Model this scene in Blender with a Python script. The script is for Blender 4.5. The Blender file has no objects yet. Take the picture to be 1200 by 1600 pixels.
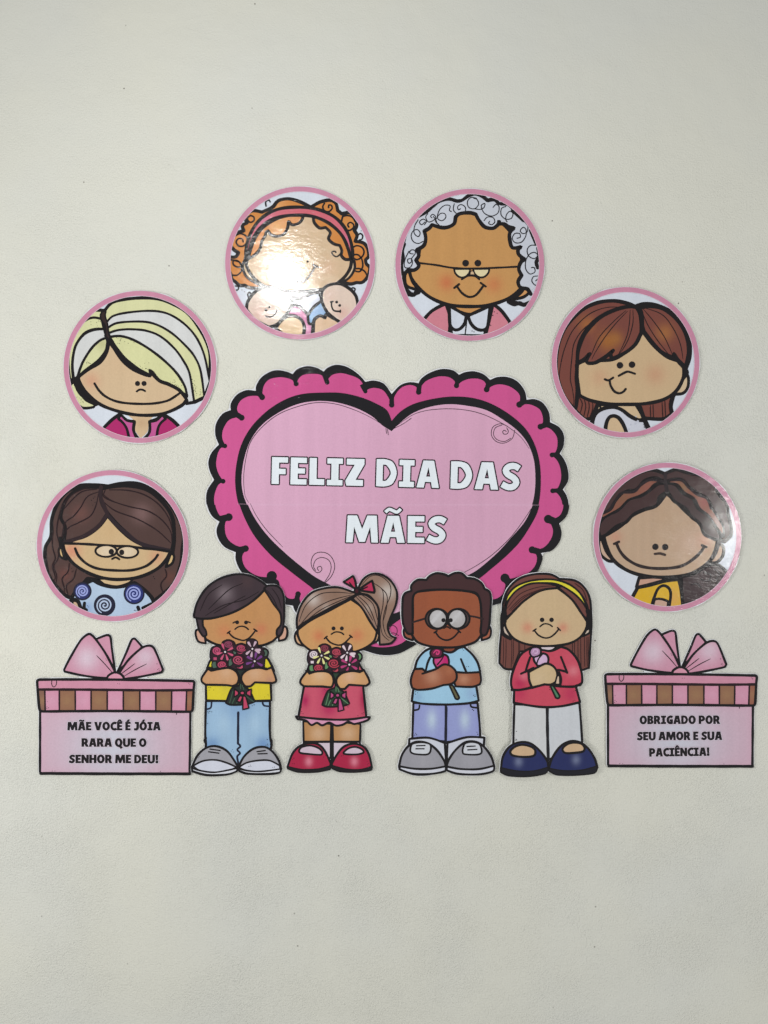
import bpy, math, random
import numpy as np
from mathutils import Vector
from mathutils.geometry import delaunay_2d_cdt

random.seed(7)
rng = np.random.default_rng(7)
scene = bpy.context.scene
R = math.radians

# ------------------------------------------------------------------ camera
D = 1.155                      # metres from the lens to the wall; the photo then shows 1 mm of wall per photo pixel
cam_data = bpy.data.cameras.new('camera')
cam = bpy.data.objects.new('camera', cam_data)
scene.collection.objects.link(cam)
cam.location = (0, -D, 0)
cam.rotation_euler = (R(90), 0, 0)
cam_data.sensor_fit = 'VERTICAL'
cam_data.sensor_height = 36
cam_data.lens = 36 * D / 1.6
cam_data.clip_start = 0.05
cam_data.clip_end = 50
scene.camera = cam

# ------------------------------------------------------------------ light of the room
world = bpy.data.worlds.new('World')
scene.world = world
world.use_nodes = True
bg = world.node_tree.nodes['Background']
bg.inputs[0].default_value = (0.96, 0.98, 1.0, 1)
bg.inputs[1].default_value = 0.41
scene.view_settings.view_transform = 'Standard'
scene.view_settings.look = 'None'
scene.view_settings.exposure = 0.24
scene.view_settings.gamma = 1

def area_light(name, loc, target, size, power, color, shape='DISK', sy=None):
    d = bpy.data.lights.new(name, 'AREA')
    d.shape = shape; d.size = size; d.energy = power; d.color = color
    if sy: d.size_y = sy
    o = bpy.data.objects.new(name, d)
    scene.collection.objects.link(o)
    o.location = loc
    o.rotation_euler = (Vector(target) - Vector(loc)).to_track_quat('-Z', 'Y').to_euler()
    return o
# the lamp whose mirror image is the glare on the upper left disc, a dimmer one low on the right, two added fill lights
area_light('room_lamp', (-0.262, -0.80, 0.612), (-0.02, 0, 0.06), 0.050, 1.85, (1.0, 0.995, 0.97))
area_light('side_lamp', (1.13, -1.15, -0.07), (0.0, 0, 0.0), 0.10, 3.2, (1.0, 0.985, 0.94))
area_light('left_fill', (-1.32, -0.95, -0.18), (0.0, 0, 0.0), 0.35, 6.5, (1.0, 0.99, 0.95))  # added soft fill, lifts the left and middle of the wall
area_light('low_fill', (0.18, -1.80, -2.05), (0.0, 0, -0.1), 0.7, 5.0, (1.0, 0.98, 0.94))  # added fill standing in for floor bounce, brightens the lower wall

GAIN = 1.0
def lin(c):
    return tuple(((v/255)/12.92 if v/255 <= .04045 else ((v/255+.055)/1.055)**2.4) for v in c)

# ------------------------------------------------------------------ materials
def nt(m):
    m.use_nodes = True
    n = m.node_tree; n.nodes.clear()
    return n
def N(t, typ, **kw):
    o = t.nodes.new(typ)
    for k, v in kw.items():
        if isinstance(k, str) and hasattr(o, k): setattr(o, k, v)
    return o

def print_material(name, rough=0.11, spec=0.42, ripple=1.0):
    m = bpy.data.materials.new(name); t = nt(m); L = t.links
    out = N(t, 'ShaderNodeOutputMaterial'); b = N(t, 'ShaderNodeBsdfPrincipled')
    L.new(b.outputs[0], out.inputs[0])
    at = N(t, 'ShaderNodeAttribute'); at.attribute_name = 'ink'
    geo = N(t, 'ShaderNodeNewGeometry')
    # printer banding: very faint vertical streaks and mottling in the ink itself
    mp = N(t, 'ShaderNodeMapping'); mp.inputs['Scale'].default_value = (70, 1, 2.5)
    L.new(geo.outputs['Position'], mp.inputs[0])
    n1 = N(t, 'ShaderNodeTexNoise'); n1.inputs['Scale'].default_value = 1; n1.inputs['Detail'].default_value = 3
    L.new(mp.outputs[0], n1.inputs['Vector'])
    n2 = N(t, 'ShaderNodeTexNoise'); n2.inputs['Scale'].default_value = 380; n2.inputs['Detail'].default_value = 2
    L.new(geo.outputs['Position'], n2.inputs['Vector'])
    r1 = N(t, 'ShaderNodeMapRange'); r1.inputs[1].default_value=.3; r1.inputs[2].default_value=.7; r1.inputs[3].default_value=.96; r1.inputs[4].default_value=1.03
    L.new(n1.outputs[0], r1.inputs[0])
    r2 = N(t, 'ShaderNodeMapRange'); r2.inputs[1].default_value=.3; r2.inputs[2].default_value=.7; r2.inputs[3].default_value=.96; r2.inputs[4].default_value=1.03
    L.new(n2.outputs[0], r2.inputs[0])
    mu = N(t, 'ShaderNodeMath', operation='MULTIPLY'); L.new(r1.outputs[0], mu.inputs[0]); L.new(r2.outputs[0], mu.inputs[1])
    vm = N(t, 'ShaderNodeVectorMath', operation='SCALE'); L.new(at.outputs['Color'], vm.inputs[0]); L.new(mu.outputs[0], vm.inputs['Scale'])
    L.new(vm.outputs[0], b.inputs['Base Color'])
    b.inputs['Roughness'].default_value = rough
    b.inputs['Specular IOR Level'].default_value = spec
    # the cockled, hand-stuck paper: slow waves and fine ripple
    a = N(t, 'ShaderNodeTexNoise'); a.inputs['Scale'].default_value = 34; a.inputs['Detail'].default_value = 2
    mp2 = N(t, 'ShaderNodeMapping'); mp2.inputs['Scale'].default_value = (1, 1, 2.2)
    mp2.inputs['Rotation'].default_value = (0, R(-18), 0)
    L.new(geo.outputs['Position'], mp2.inputs[0])
    f = N(t, 'ShaderNodeTexNoise'); f.inputs['Scale'].default_value = 210; f.inputs['Detail'].default_value = 4; f.inputs['Roughness'].default_value = .6
    L.new(mp2.outputs[0], a.inputs['Vector']); L.new(mp2.outputs[0], f.inputs['Vector'])
    s1 = N(t, 'ShaderNodeMath', operation='MULTIPLY'); s1.inputs[1].default_value = 0.0007*ripple; L.new(a.outputs[0], s1.inputs[0])
    s2 = N(t, 'ShaderNodeMath', operation='MULTIPLY_ADD'); s2.inputs[1].default_value = 0.00026*ripple; L.new(f.outputs[0], s2.inputs[0]); L.new(s1.outputs[0], s2.inputs[2])
    bp = N(t, 'ShaderNodeBump'); bp.inputs['Strength'].default_value = 1; bp.inputs['Distance'].default_value = 1.0
    L.new(s2.outputs[0], bp.inputs['Height']); L.new(bp.outputs[0], b.inputs['Normal'])
    return m

PRINT = print_material('glossy_printed_paper')
PRINT_RIPPLED = print_material('rippled_glossy_paper', rough=.11, spec=.55, ripple=.7)
PRINT_WARPED = print_material('warped_glossy_paper', rough=.14, ripple=.75)

# ------------------------------------------------------------------ path tools (photo pixels = millimetres on the wall)
def parse(s, T):
    x0, y0, k = T
    out = []
    for tok in s.split():
        c = tok.endswith('!')
        a, b_ = tok.rstrip('!').split(',')
        out.append((x0 + float(a)/k, y0 + float(b_)/k, c))
    return out

def catmull(p0, p1, p2, p3, n):
    t = np.linspace(0, 1, n, endpoint=False)[:, None]
    p0, p1, p2, p3 = map(np.array, (p0, p1, p2, p3))
    # limit the tangents so that long neighbours do not overshoot short spans
    d = np.linalg.norm(p2-p1)
    m1 = (p2-p0)/2; m2 = (p3-p1)/2
    for m in (m1, m2):
        l = np.linalg.norm(m)
        if l > d*1.15: m *= d*1.15/l
    h00 = 2*t**3-3*t**2+1; h10 = t**3-2*t**2+t; h01 = -2*t**3+3*t**2; h11 = t**3-t**2
    return h00*p1+h10*m1+h01*p2+h11*m2

def smooth(pts, closed, step=1.5):
    n = len(pts)
    P = [(p[0], p[1]) for p in pts]; C = [p[2] for p in pts]
    segs = []
    rngs = range(n) if closed else range(n-1)
    for i in rngs:
        j = (i+1) % n
        if closed: a, d = P[i-1], P[(j+1) % n]
        else:
            a = P[i-1] if i > 0 else P[i]
            d = P[j+1] if j+1 < n else P[j]
        if C[i]: a = P[i]
        if C[j]: d = P[j]
        L = math.dist(P[i], P[j])
        if C[i] and C[j]: a, d = (2*P[i][0]-P[j][0], 2*P[i][1]-P[j][1]), (2*P[j][0]-P[i][0], 2*P[j][1]-P[i][1])
        segs.append(catmull(a, P[i], P[j], d, max(2, int(math.ceil(L/step)))))
    if not closed: segs.append(np.array([P[-1]]))
    return np.vstack(segs)

def inside(poly, pts):
    x, y = pts[:, 0], pts[:, 1]
    r = np.zeros(len(pts), bool)
    x1, y1 = poly[:, 0], poly[:, 1]
    x2, y2 = np.roll(x1, -1), np.roll(y1, -1)
    for a, b_, c, d in zip(x1, y1, x2, y2):
        if b_ == d: continue
        m = ((b_ > y) != (d > y)) & (x < (c-a)*(y-b_)/(d-b_)+a)
        r ^= m
    return r

def dist_to(poly, pts):
    A = poly; B = np.roll(poly, -1, axis=0)
    AB = B-A; L2 = (AB**2).sum(1)+1e-9
    out = np.empty(len(pts))
    for s in range(0, len(pts), 400):
        p = pts[s:s+400][:, None, :]
        t = (((p-A)*AB).sum(2)/L2).clip(0, 1)
        q = A+t[..., None]*AB
        out[s:s+400] = np.sqrt(((p-q)**2).sum(2)).min(1)
    return out

def triangulate(poly, grid, holes=()):
    lo, hi = poly.min(0), poly.max(0)
    pts = [tuple(p) for p in poly]
    edges = [(i, (i+1) % len(poly)) for i in range(len(poly))]
    base = len(pts)
    for h in holes:
        k = len(pts); pts += [tuple(p) for p in h]
        edges += [(k+i, k+(i+1) % len(h)) for i in range(len(h))]
    if grid and (hi-lo).min() > grid*1.2:
        gx, gy = np.meshgrid(np.arange(lo[0]+grid*.5, hi[0], grid), np.arange(lo[1]+grid*.5, hi[1], grid*.87))
        gx[1::2] += grid*.5
        g = np.stack([gx.ravel(), gy.ravel()], 1)
        g = g[inside(poly, g)]
        if len(g):
            g = g[dist_to(poly, g) > grid*.35]
            pts += [tuple(p) for p in g]
    res = delaunay_2d_cdt([Vector(p) for p in pts], edges, [list(range(base))], 0, 1e-5)
    V = np.array([tuple(v) for v in res[0]]); F = [f for f in res[2]]
    if not F: return V, []
    Fa = np.array([f[:3] for f in F]); cen = V[Fa].mean(1)
    ok = inside(poly, cen)
    for h in holes: ok &= ~inside(np.asarray(h), cen)
    return V, Fa[ok].tolist()

def clip_y(poly, y, keep_above):
    """cut a polygon along a horizontal line (photo y grows downward)"""
    out = []
    n = len(poly)
    ins = (poly[:, 1] <= y) if keep_above else (poly[:, 1] >= y)
    for i in range(n):
        a, b_ = poly[i], poly[(i+1) % n]
        if ins[i]: out.append(a)
        if ins[i] != ins[(i+1) % n]:
            t = (y-a[1])/(b_[1]-a[1]); out.append(a+t*(b_-a))
    dense = []
    for a, b_ in zip(out, out[1:]+out[:1]):
        n = max(1, int(np.linalg.norm(b_-a)/3))
        dense += [a+(b_-a)*k/n for k in range(n)]
    return np.array(dense) if dense else np.zeros((0, 2))

INK = (15, 9, 12)
WHITE = (216, 219, 226)

class Part:
    def __init__(s, card, name, parent=None, label=None):
        s.card, s.name, s.parent, s.label = card, name, parent, label
        s.V, s.F, s.C = [], [], []
        s.n = 0
        card.parts.append(s)
    def _add(s, V2, F, col, lift=None):
        if len(F) == 0: return
        c = s.card
        y = c.next() if lift is None else lift
        s.V.append(np.column_stack([V2, np.full(len(V2), y)]))
        s.F += [[i+s.n for i in f] for f in F]
        col = np.asarray(col, float)
        if col.ndim == 1: col = np.tile(col, (len(V2), 1))
        s.C.append(col); s.n += len(V2)
    def fill(s, path, color, ink=0, spots=(), edge=None, holes=(), closed=True, inkcol=INK, sil=True, grid=None, bands=()):
        c = s.card
        poly = smooth(parse(path, c.T), True) if isinstance(path, str) else np.asarray(path, float)
        hol = [smooth(parse(h, c.T), True) if isinstance(h, str) else np.asarray(h) for h in holes]
        poly = c.clip_poly(poly)
        if len(poly) < 3: return s
        if sil: c.sil.append((poly, ink/2))
        V, F = triangulate(poly, grid or c.grid, hol)
        if len(V):
            col = np.tile(np.array(lin(color)), (len(V), 1))
            x0, y0, k = c.T
            if edge:
                ec, ew, ea = edge
                a = np.clip(1-dist_to(poly, V)/ew, 0, 1)**1.3*ea
                col += (np.array(lin(ec))-col)*a[:, None]
            for (sx, sy, sr, sc, sa, *asp) in spots:
                ax = asp[0] if asp else 1
                d = np.hypot((V[:, 0]-(x0+sx/k))/ax, V[:, 1]-(y0+sy/k))/(sr/k)
                a = np.exp(-(d**2)*1.6)*sa
                col += (np.array(lin(sc))-col)*a[:, None]
            s._add(V, F, col)
        if ink: s.loop(poly, ink, inkcol)
        return s
    def loop(s, poly, w, color=INK):
        # close the ribbon on itself, with a round join at each sharp corner
        s.ribbon(np.vstack([poly, poly[:2]]), w, color, taper=0, caps=False)
        a = poly-np.roll(poly, 1, 0); b_ = np.roll(poly, -1, 0)-poly
        ang = np.abs((np.arctan2(b_[:, 1], b_[:, 0])-np.arctan2(a[:, 1], a[:, 0])+math.pi) % (2*math.pi)-math.pi)
        pts = poly[ang > R(28)]
        if len(pts):
            y = s.card.next()
            for p in pts[:60]: s.disc(p, w/2, color, lift=y)
    def disc(s, p, r, color, lift=None, n=None, ry=None, rot=0):
        n = n or max(8, int(r*5))
        n = min(n, 40)
        t = np.linspace(0, 2*math.pi, n, endpoint=False)
        q = np.stack([np.cos(t)*r, np.sin(t)*(ry or r)], 1)
        if rot: q = q@np.array([[math.cos(rot), math.sin(rot)], [-math.sin(rot), math.cos(rot)]])
        V = np.vstack([[p], q+np.asarray(p)])
        s._add(V, [[0, i+1, (i+1) % n+1] for i in range(n)], lin(color), lift)
    def dot(s, x, y, r, color=INK, ry=None, rot=0):
        """centre in zoomed coordinates, radius in millimetres"""
        x0, y0, k = s.card.T
        s.disc((x0+x/k, y0+y/k), r, color, ry=ry, rot=rot); return s
    def dots(s, txt, r=.55, color=INK):
        x0, y0, k = s.card.T
        y = s.card.next()
        for tok in txt.split():
            a, b_ = tok.split(',')
            p = np.array((x0+float(a)/k, y0+float(b_)/k))
            if s.card.ok(p): s.disc(p+rng.normal(0, .15, 2), r*random.uniform(.8, 1.2), color, lift=y, n=7)
        return s
    def ribbon(s, P, w, color=INK, taper=0, caps=True, spots=None):
        if w < 6: w *= 1.2
        P = np.asarray(P, float)
        keep = np.r_[True, np.linalg.norm(np.diff(P, axis=0), axis=1) > 1e-4]
        P = P[keep]
        if len(P) < 2: return
        t = np.gradient(P, axis=0); t /= np.linalg.norm(t, axis=1)[:, None]+1e-9
        nrm = np.stack([-t[:, 1], t[:, 0]], 1)
        u = np.linspace(0, 1, len(P))
        W = np.full(len(P), w/2)
        if taper: W = W*(1-taper*np.abs(2*u-1)**3)
        if w > 1.4: W = W*(1+.06*np.sin(np.cumsum(np.full(len(P), .21))+P[0, 0]))   # hand-drawn swell
        A = P+nrm*W[:, None]; B = P-nrm*W[:, None]
        V = np.empty((len(P)*2, 2)); V[0::2] = A; V[1::2] = B
        F = [[2*i, 2*i+1, 2*i+3, 2*i+2] for i in range(len(P)-1)]
        s._add(V, F, lin(color))
        if caps:
            y = s.card.next()
            s.disc(P[0], W[0], color, lift=y, n=10); s.disc(P[-1], W[-1], color, lift=y, n=10)
    def line(s, path, w, color=INK, taper=0, caps=True):
        c = s.card
        P = smooth(parse(path, c.T), False, 1.0) if isinstance(path, str) else path
        for run in c.clip_line(P): s.ribbon(run, w, color, taper, caps)
        return s
    def sub(s, name, label=None): return Part(s.card, name, s, label)

class Card:
    """one cut-out of printed card: ops are laid down in printing order"""
    def __init__(s, T, name, label, category, group=None, standoff=.001, clip=None, tilt=(0, 0), bend=None, mat=None, grid=3.6):
        s.T, s.name, s.label, s.category, s.group = T, name, label, category, group
        s.parts, s.sil, s.level, s.clip = [], [], 0, clip
        s.standoff, s.tilt, s.bend, s.mat, s.grid = standoff, tilt, bend, mat or PRINT, grid
    def next(s):
        s.level += 1; return s.level
    def part(s, name, label=None): return Part(s, name, None, label)
    def ok(s, p):
        if not s.clip: return True
        cx, cy, rx, ry = s.clip
        return ((p[0]-cx)/rx)**2+((p[1]-cy)/ry)**2 < 1
    def clip_poly(s, P):
        if not s.clip: return P
        cx, cy, rx, ry = s.clip
        q = (P-np.array([cx, cy]))/np.array([rx, ry]); r = np.linalg.norm(q, axis=1)
        k = np.where(r > 1, 1/np.maximum(r, 1e-6), 1)
        return np.array([cx, cy])+q*k[:, None]*np.array([rx, ry])
    def clip_line(s, P):
        if not s.clip: return [P]
        cx, cy, rx, ry = s.clip
        m = ((P[:, 0]-cx)/rx)**2+((P[:, 1]-cy)/ry)**2 < 1
        runs, cur = [], []
        for p, k in zip(P, m):
            if k: cur.append(p)
            elif cur: runs.append(np.array(cur)); cur = []
        if cur: runs.append(np.array(cur))
        return [r for r in runs if len(r) > 1]
    def contour(s, margin, res=.6, smoothn=2):
        """the scissor line: everything printed, grown by the white margin"""
        allp = np.vstack([p for p, _ in s.sil]); lo = allp.min(0)-margin-6; hi = allp.max(0)+margin+6
        nx, ny = int((hi[0]-lo[0])/res)+1, int((hi[1]-lo[1])/res)+1
        M = np.zeros((ny, nx), bool)
        ys = lo[1]+np.arange(ny)*res; xs = lo[0]+np.arange(nx)*res
        for poly, extra in s.sil:
            x1, y1 = poly[:, 0], poly[:, 1]; x2, y2 = np.roll(x1, -1), np.roll(y1, -1)
            j0 = max(0, int((y1.min()-lo[1])/res)); j1 = min(ny-1, int((y1.max()-lo[1])/res)+1)
            for j in range(j0, j1+1):
                y = ys[j]; m = (y1 > y) != (y2 > y)
                if m.any():
                    xi = np.sort((x2[m]-x1[m])*(y-y1[m])/(y2[m]-y1[m])+x1[m])
                    for a, b_ in zip(xi[::2], xi[1::2]):
                        M[j, max(0, int((a-lo[0])/res)):int((b_-lo[0])/res)+1] = True
            r = (margin+extra)/res; ri = int(r)+1
            yy, xx = np.mgrid[-ri:ri+1, -ri:ri+1]; K = yy**2+xx**2 <= r*r
            for p in poly[::1]:
                a, b_ = int((p[0]-lo[0])/res), int((p[1]-lo[1])/res)
                if ri < a < nx-ri-1 and ri < b_ < ny-ri-1: M[b_-ri:b_+ri+1, a-ri:a+ri+1] |= K
        f = M.astype(float)
        for _ in range(smoothn):
            for ax in (0, 1):
                f = (np.roll(f, 2, ax)+np.roll(f, 1, ax)+f+np.roll(f, -1, ax)+np.roll(f, -2, ax))/5
        # marching squares
        g = f-.5; seg = {}
        def pt(j, i, jj, ii):
            a, b_ = g[j, i], g[jj, ii]; t = a/(a-b_)
            return (i+t*(ii-i), j+t*(jj-j))
        sg = g > 0
        mix = (sg[:-1, :-1].astype(int)+sg[:-1, 1:]+sg[1:, :-1]+sg[1:, 1:])
        for j, i in zip(*np.where((mix > 0) & (mix < 4))):
            E = {}
            if sg[j, i] != sg[j, i+1]: E['t'] = ((j, i, 0), pt(j, i, j, i+1))
            if sg[j+1, i] != sg[j+1, i+1]: E['b'] = ((j+1, i, 0), pt(j+1, i, j+1, i+1))
            if sg[j, i] != sg[j+1, i]: E['l'] = ((j, i, 1), pt(j, i, j+1, i))
            if sg[j, i+1] != sg[j+1, i+1]: E['r'] = ((j, i+1, 1), pt(j, i+1, j+1, i+1))
            e = list(E.values())
            prs = [(e[0], e[1])] if len(e) == 2 else [(E['t'], E['l']), (E['b'], E['r'])]
            for a, b_ in prs:
                seg.setdefault(a[0], []).append((b_[0], b_[1])); seg.setdefault(b_[0], []).append((a[0], a[1]))
        best = []; seen = set()
        for st in list(seen ^ set(seg)):
            if st in seen: continue
            path = []; cur = st; 
            while cur is not None:
                seen.add(cur); nx_ = None
                for k, p in seg[cur]:
                    if k not in seen: nx_ = k; path.append(p); break
                cur = nx_
            if len(path) > len(best): best = path
        P = np.array(best)*res+lo
        n = len(P); idx = np.arange(0, n, 2); P = P[idx]
        for _ in range(2): P = (np.roll(P, 1, 0)+2*P+np.roll(P, -1, 0))/4
        return P
    def finish(s, outline=None, margin=2.2, thick=.00045, paper=(222, 223, 226)):
        """build the backing card and all the printed parts as objects"""
        if outline is None: outline = s.contour(margin)
        s.outline = outline
        lo, hi = outline.min(0), outline.max(0); cx, cy = (lo+hi)/2
        bend = s.bend or (lambda x, z: 0*x)
        R0 = max(hi-lo)/2/1000
        k = (D-s.standoff)/D
        root = bpy.data.objects.new(s.name, None); scene.collection.objects.link(root)
        root.empty_display_size = .02
        root.location = ((cx-600)/1000*k, -s.standoff, (800-cy)/1000*k)
        root.rotation_euler = (R(s.tilt[0]), 0, R(s.tilt[1]))
        root['label'] = s.label; root['category'] = s.category
        if s.group: root['group'] = s.group
        def world_(V2, dep):
            x = (V2[:, 0]-cx)/1000; z = (cy-V2[:, 1])/1000
            return np.column_stack([x, -bend(x/R0, z/R0)-dep, z])
        # backing card
        V, F = triangulate(outline, s.grid)
        F = np.array(F); n = len(V)
        e = np.vstack([F[:, [0, 1]], F[:, [1, 2]], F[:, [2, 0]]])
        es = set(map(tuple, e.tolist())); border = [(a, b_) for a, b_ in es if (b_, a) not in es]
        front = world_(V, np.zeros(n)); back = world_(V, np.full(n, -thick))
        faces = F.tolist()+(F[:, ::-1]+n).tolist()+[[a, a+n, b_+n, b_] for a, b_ in border]
        me = bpy.data.meshes.new('paper_backing'); me.from_pydata(np.vstack([front, back]).tolist(), [], faces); me.update()
        ca = me.color_attributes.new('ink', 'FLOAT_COLOR', 'POINT')
        ca.data.foreach_set('color', np.tile(np.array(lin(paper)+(1,)), (2*n, 1)).ravel().astype('f'))
        me.materials.append(s.mat)
        o = bpy.data.objects.new('paper_backing', me); scene.collection.objects.link(o); o.parent = root
        made = {}
        for p in s.parts:
            if not p.n: continue
            A = np.vstack(p.V)
            W = world_(A[:, :2], A[:, 2]*6e-6+2e-5)
            me = bpy.data.meshes.new(p.name)
            # every face looks at the viewer
            fs = []
            for f in p.F:
                a, b_, c = A[f[0]], A[f[1]], A[f[2]]
                cr = (b_[0]-a[0])*(c[1]-a[1])-(b_[1]-a[1])*(c[0]-a[0])
                fs.append(f if cr < 0 else f[::-1])
            me.from_pydata(W.tolist(), [], fs); me.update()
            ca = me.color_attributes.new('ink', 'FLOAT_COLOR', 'POINT')
            C = np.vstack(p.C); ca.data.foreach_set('color', np.column_stack([C, np.ones(len(C))]).ravel().astype('f'))
            me.materials.append(s.mat)
            o = bpy.data.objects.new(p.name, me); scene.collection.objects.link(o)
            if p.label: o['label'] = p.label
            if 'speckle' in p.name or p.name in ('lace_pattern',): o['kind'] = 'stuff'
            made[id(p)] = o
            o.parent = made.get(id(p.parent), root) if p.parent else root
        s.root = root
        return root

# ------------------------------------------------------------------ lettering
def ell(cx, cy, rx, ry, n=28):
    return ' '.join(f'{cx+rx*math.cos(2*math.pi*i/n):.1f},{cy+ry*math.sin(2*math.pi*i/n):.1f}' for i in range(n))
def cor(s): return ' '.join(t+'!' for t in s.split())
G = {
 'E': (58, [('p', cor('0,0 58,0 58,20 26,20 26,41 52,41 52,60 26,60 26,80 58,80 58,100 0,100'), [])]),
 'F': (58, [('p', cor('0,0 26,0 26,37 50,37 50,57 26,57 26,80 58,80 58,100 0,100'), [])]),
 'L': (54, [('p', cor('0,0 54,0 54,22 26,22 26,100 0,100'), [])]),
 'I': (56, [('p', cor('0,0 56,0 56,20 41,20 41,80 56,80 56,100 0,100 0,80 15,80 15,20 0,20'), [])]),
 'Z': (68, [('p', cor('4,0 64,0 64,22 37,22 68,80 68,100 4,100 4,78 33,78 0,18'), [])]),
 'M': (112, [('p', cor('0,0 23,0 28,58 46,2 66,2 84,58 89,0 112,0 107,100 74,100 56,50 38,100 5,100'), [])]),
 'A': (84, [('p', cor('0,0 27,0 31,21 54,21 58,0 84,0 63,100 23,100'), [cor('35,41 50,41 43,76')])]),
 'D': (76, [('p', '0,0! 34,0 62,12 76,50 62,88 34,100 0,100!', ['24,20! 38,22 54,50 38,78 24,80!'])]),
 'S': (66, [('r', '63,80 46,89 26,86 15,72 24,57 44,45 54,29 43,13 24,11 3,21', 23)]),
 'O': (84, [('p', ell(42, 50, 42, 52), [ell(42, 50, 16, 29)])]),
 'C': (68, [('r', '67,84 50,90 30,84 15,66 14,36 28,15 50,10 68,17', 25)]),
 'G': (72, [('r', '68,83 50,90 30,84 15,66 14,36 28,15 48,10 62,13', 25), ('p', cor('47,6 72,6 72,54 40,54 40,36 47,36'), [])]),
 'B': (68, [('p', '0,0! 38,0 62,9 68,30 54,52! 64,70 58,92 38,100 0,100!', ['26,60! 37,62 38,76 26,81!', '26,19! 40,21 42,38 26,42!'])]),
 'R': (76, [('p', '0,0! 26,0! 26,34! 34,34! 48,0! 77,0! 58,41! 68,56 66,84 50,98 34,100 0,100!', ['26,53! 37,55 42,68 36,79 26,81!'])]),
 'P': (70, [('p', '0,0! 26,0! 26,32! 46,33 66,46 70,68 60,92 38,100 0,100!', ['26,52! 38,54 44,66 38,79 26,81!'])]),
 'J': (58, [('p', '14,100! 58,100! 58,34 50,8 30,-3 3,0! 6,22! 22,22 31,28 32,44 32,80! 14,80!', [])]),
 'U': (80, [('p', '0,100! 26,100! 26,36 30,22 40,18 50,22 54,36 54,100! 80,100! 80,36 70,9 40,-3 10,9 0,36', [])]),
 'V': (84, [('p', cor('0,100 28,100 43,30 57,100 84,100 58,0 27,0'), [])]),
 'N': (80, [('p', cor('0,0 25,0 25,54 55,0 80,0 80,100 55,100 55,46 25,100 0,100'), [])]),
 'H': (78, [('p', cor('0,0 26,0 26,40 52,40 52,0 78,0 78,100 52,100 52,60 26,60 26,100 0,100'), [])]),
 'Q': (84, [('p', ell(42, 50, 42, 52), [ell(42, 50, 16, 29)]), ('p', cor('42,12 62,16 88,-12 66,-26'), [])]),
 '!': (30, [('p', cor('1,100 29,100 24,36 6,36'), []), ('p', ell(15, 13, 15, 14, 14), [])]),
}
ACC = {'~': ('r', '-27,113 -14,124 0,119 14,114 27,126', 12), "'": ('p', cor('-14,108 8,108 22,130 -2,130'), []), '^': ('p', cor('-26,108 -8,108 0,117 8,108 26,108 9,131 -9,131'), [])}
DECOMP = {'Ã': ('A', '~'), 'Ê': ('E', '^'), 'É': ('E', "'"), 'Ó': ('O', "'")}

def lettering(card, text, xa, ya, xb, yb, h, fill, outline=None, ow=0, space=10, word=46, name='letter', bold=0):
    """set a line of text with its baseline from (xa,ya) to (xb,yb), cap height h; one part per letter"""
    tot = 0; items = []
    for ch in text:
        if ch == ' ': tot += word-space; continue
        b_, acc = DECOMP.get(ch, (ch, None))
        items.append((b_, acc, tot)); tot += G[b_][0]+space
    tot -= space
    ux = np.array([xb-xa, yb-ya])/tot; up = np.array([ux[1], -ux[0]]); up = up/np.linalg.norm(up)*h/100
    org = np.array([xa, ya])
    lv = [card.next() for _ in range(5)]
    for gi, (b_, acc, off) in enumerate(items):
        P = Part(card, name)
        shapes = list(G[b_][1])
        if acc:
            a = ACC[acc]; m = G[b_][0]/2
            sh = ' '.join(f"{float(t.rstrip('!').split(',')[0])+m},{t.rstrip('!').split(',')[1]}"+('!' if t.endswith('!') else '') for t in a[1].split())
            shapes.append((a[0], sh, a[2]))
        geo = []
        for sh in shapes:
            def tf(st, closed):
                q = smooth(parse(st, (0, 0, 1)), closed, 6)
                return org+(q[:, :1]+off)*ux+q[:, 1:]*up
            if sh[0] == 'p': geo.append((tf(sh[1], True), [tf(x, True) for x in sh[2]]))
            else:
                q = tf(sh[1], False); t = np.gradient(q, axis=0); t /= np.linalg.norm(t, axis=1)[:, None]
                nn = np.stack([-t[:, 1], t[:, 0]], 1)*sh[2]/2*h/100
                geo.append((np.vstack([q+nn, (q-nn)[::-1]]), []))
        if outline:
            for poly, holes in geo:
                P.loop_round([poly]+holes, ow*2, outline, lv[gi % 2])
        if bold:
            for poly, holes in geo: P.loop_round([poly]+holes, bold, fill, lv[3])
        for poly, holes in geo:
            V, F = triangulate(poly, None, holes)
            P._add(V, F, lin(fill), lv[2])

def _loop_round(s, polys, w, color, lift):
    """an even outline with round joins, as one union without overlapping faces"""
    P = []; F = []; E = []
    def face(q):
        k = len(P); P.extend(Vector(p) for p in q); F.append(list(range(k, k+len(q))))
    for poly, i in [(q, i) for q in polys for i in range(len(q))]:
        a, b_ = poly[i], poly[(i+1) % len(poly)]
        d = b_-a; L = np.linalg.norm(d)
        if L < 1e-6: continue
        nn = np.array([-d[1], d[0]])/L*w/2
        face([a+nn, a-nn, b_-nn, b_+nn])
        face([a+np.array((math.cos(t), math.sin(t)))*w/2*1.001 for t in np.linspace(0.1, 2*math.pi+.1, 8, endpoint=False)])
    res = delaunay_2d_cdt(P, E, F, 1, 1e-4)
    s._add(np.array([tuple(v) for v in res[0]]), [list(f) for f, o in zip(res[2], res[5]) if len(o)], lin(color), lift)
Part.loop_round = _loop_round
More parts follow.
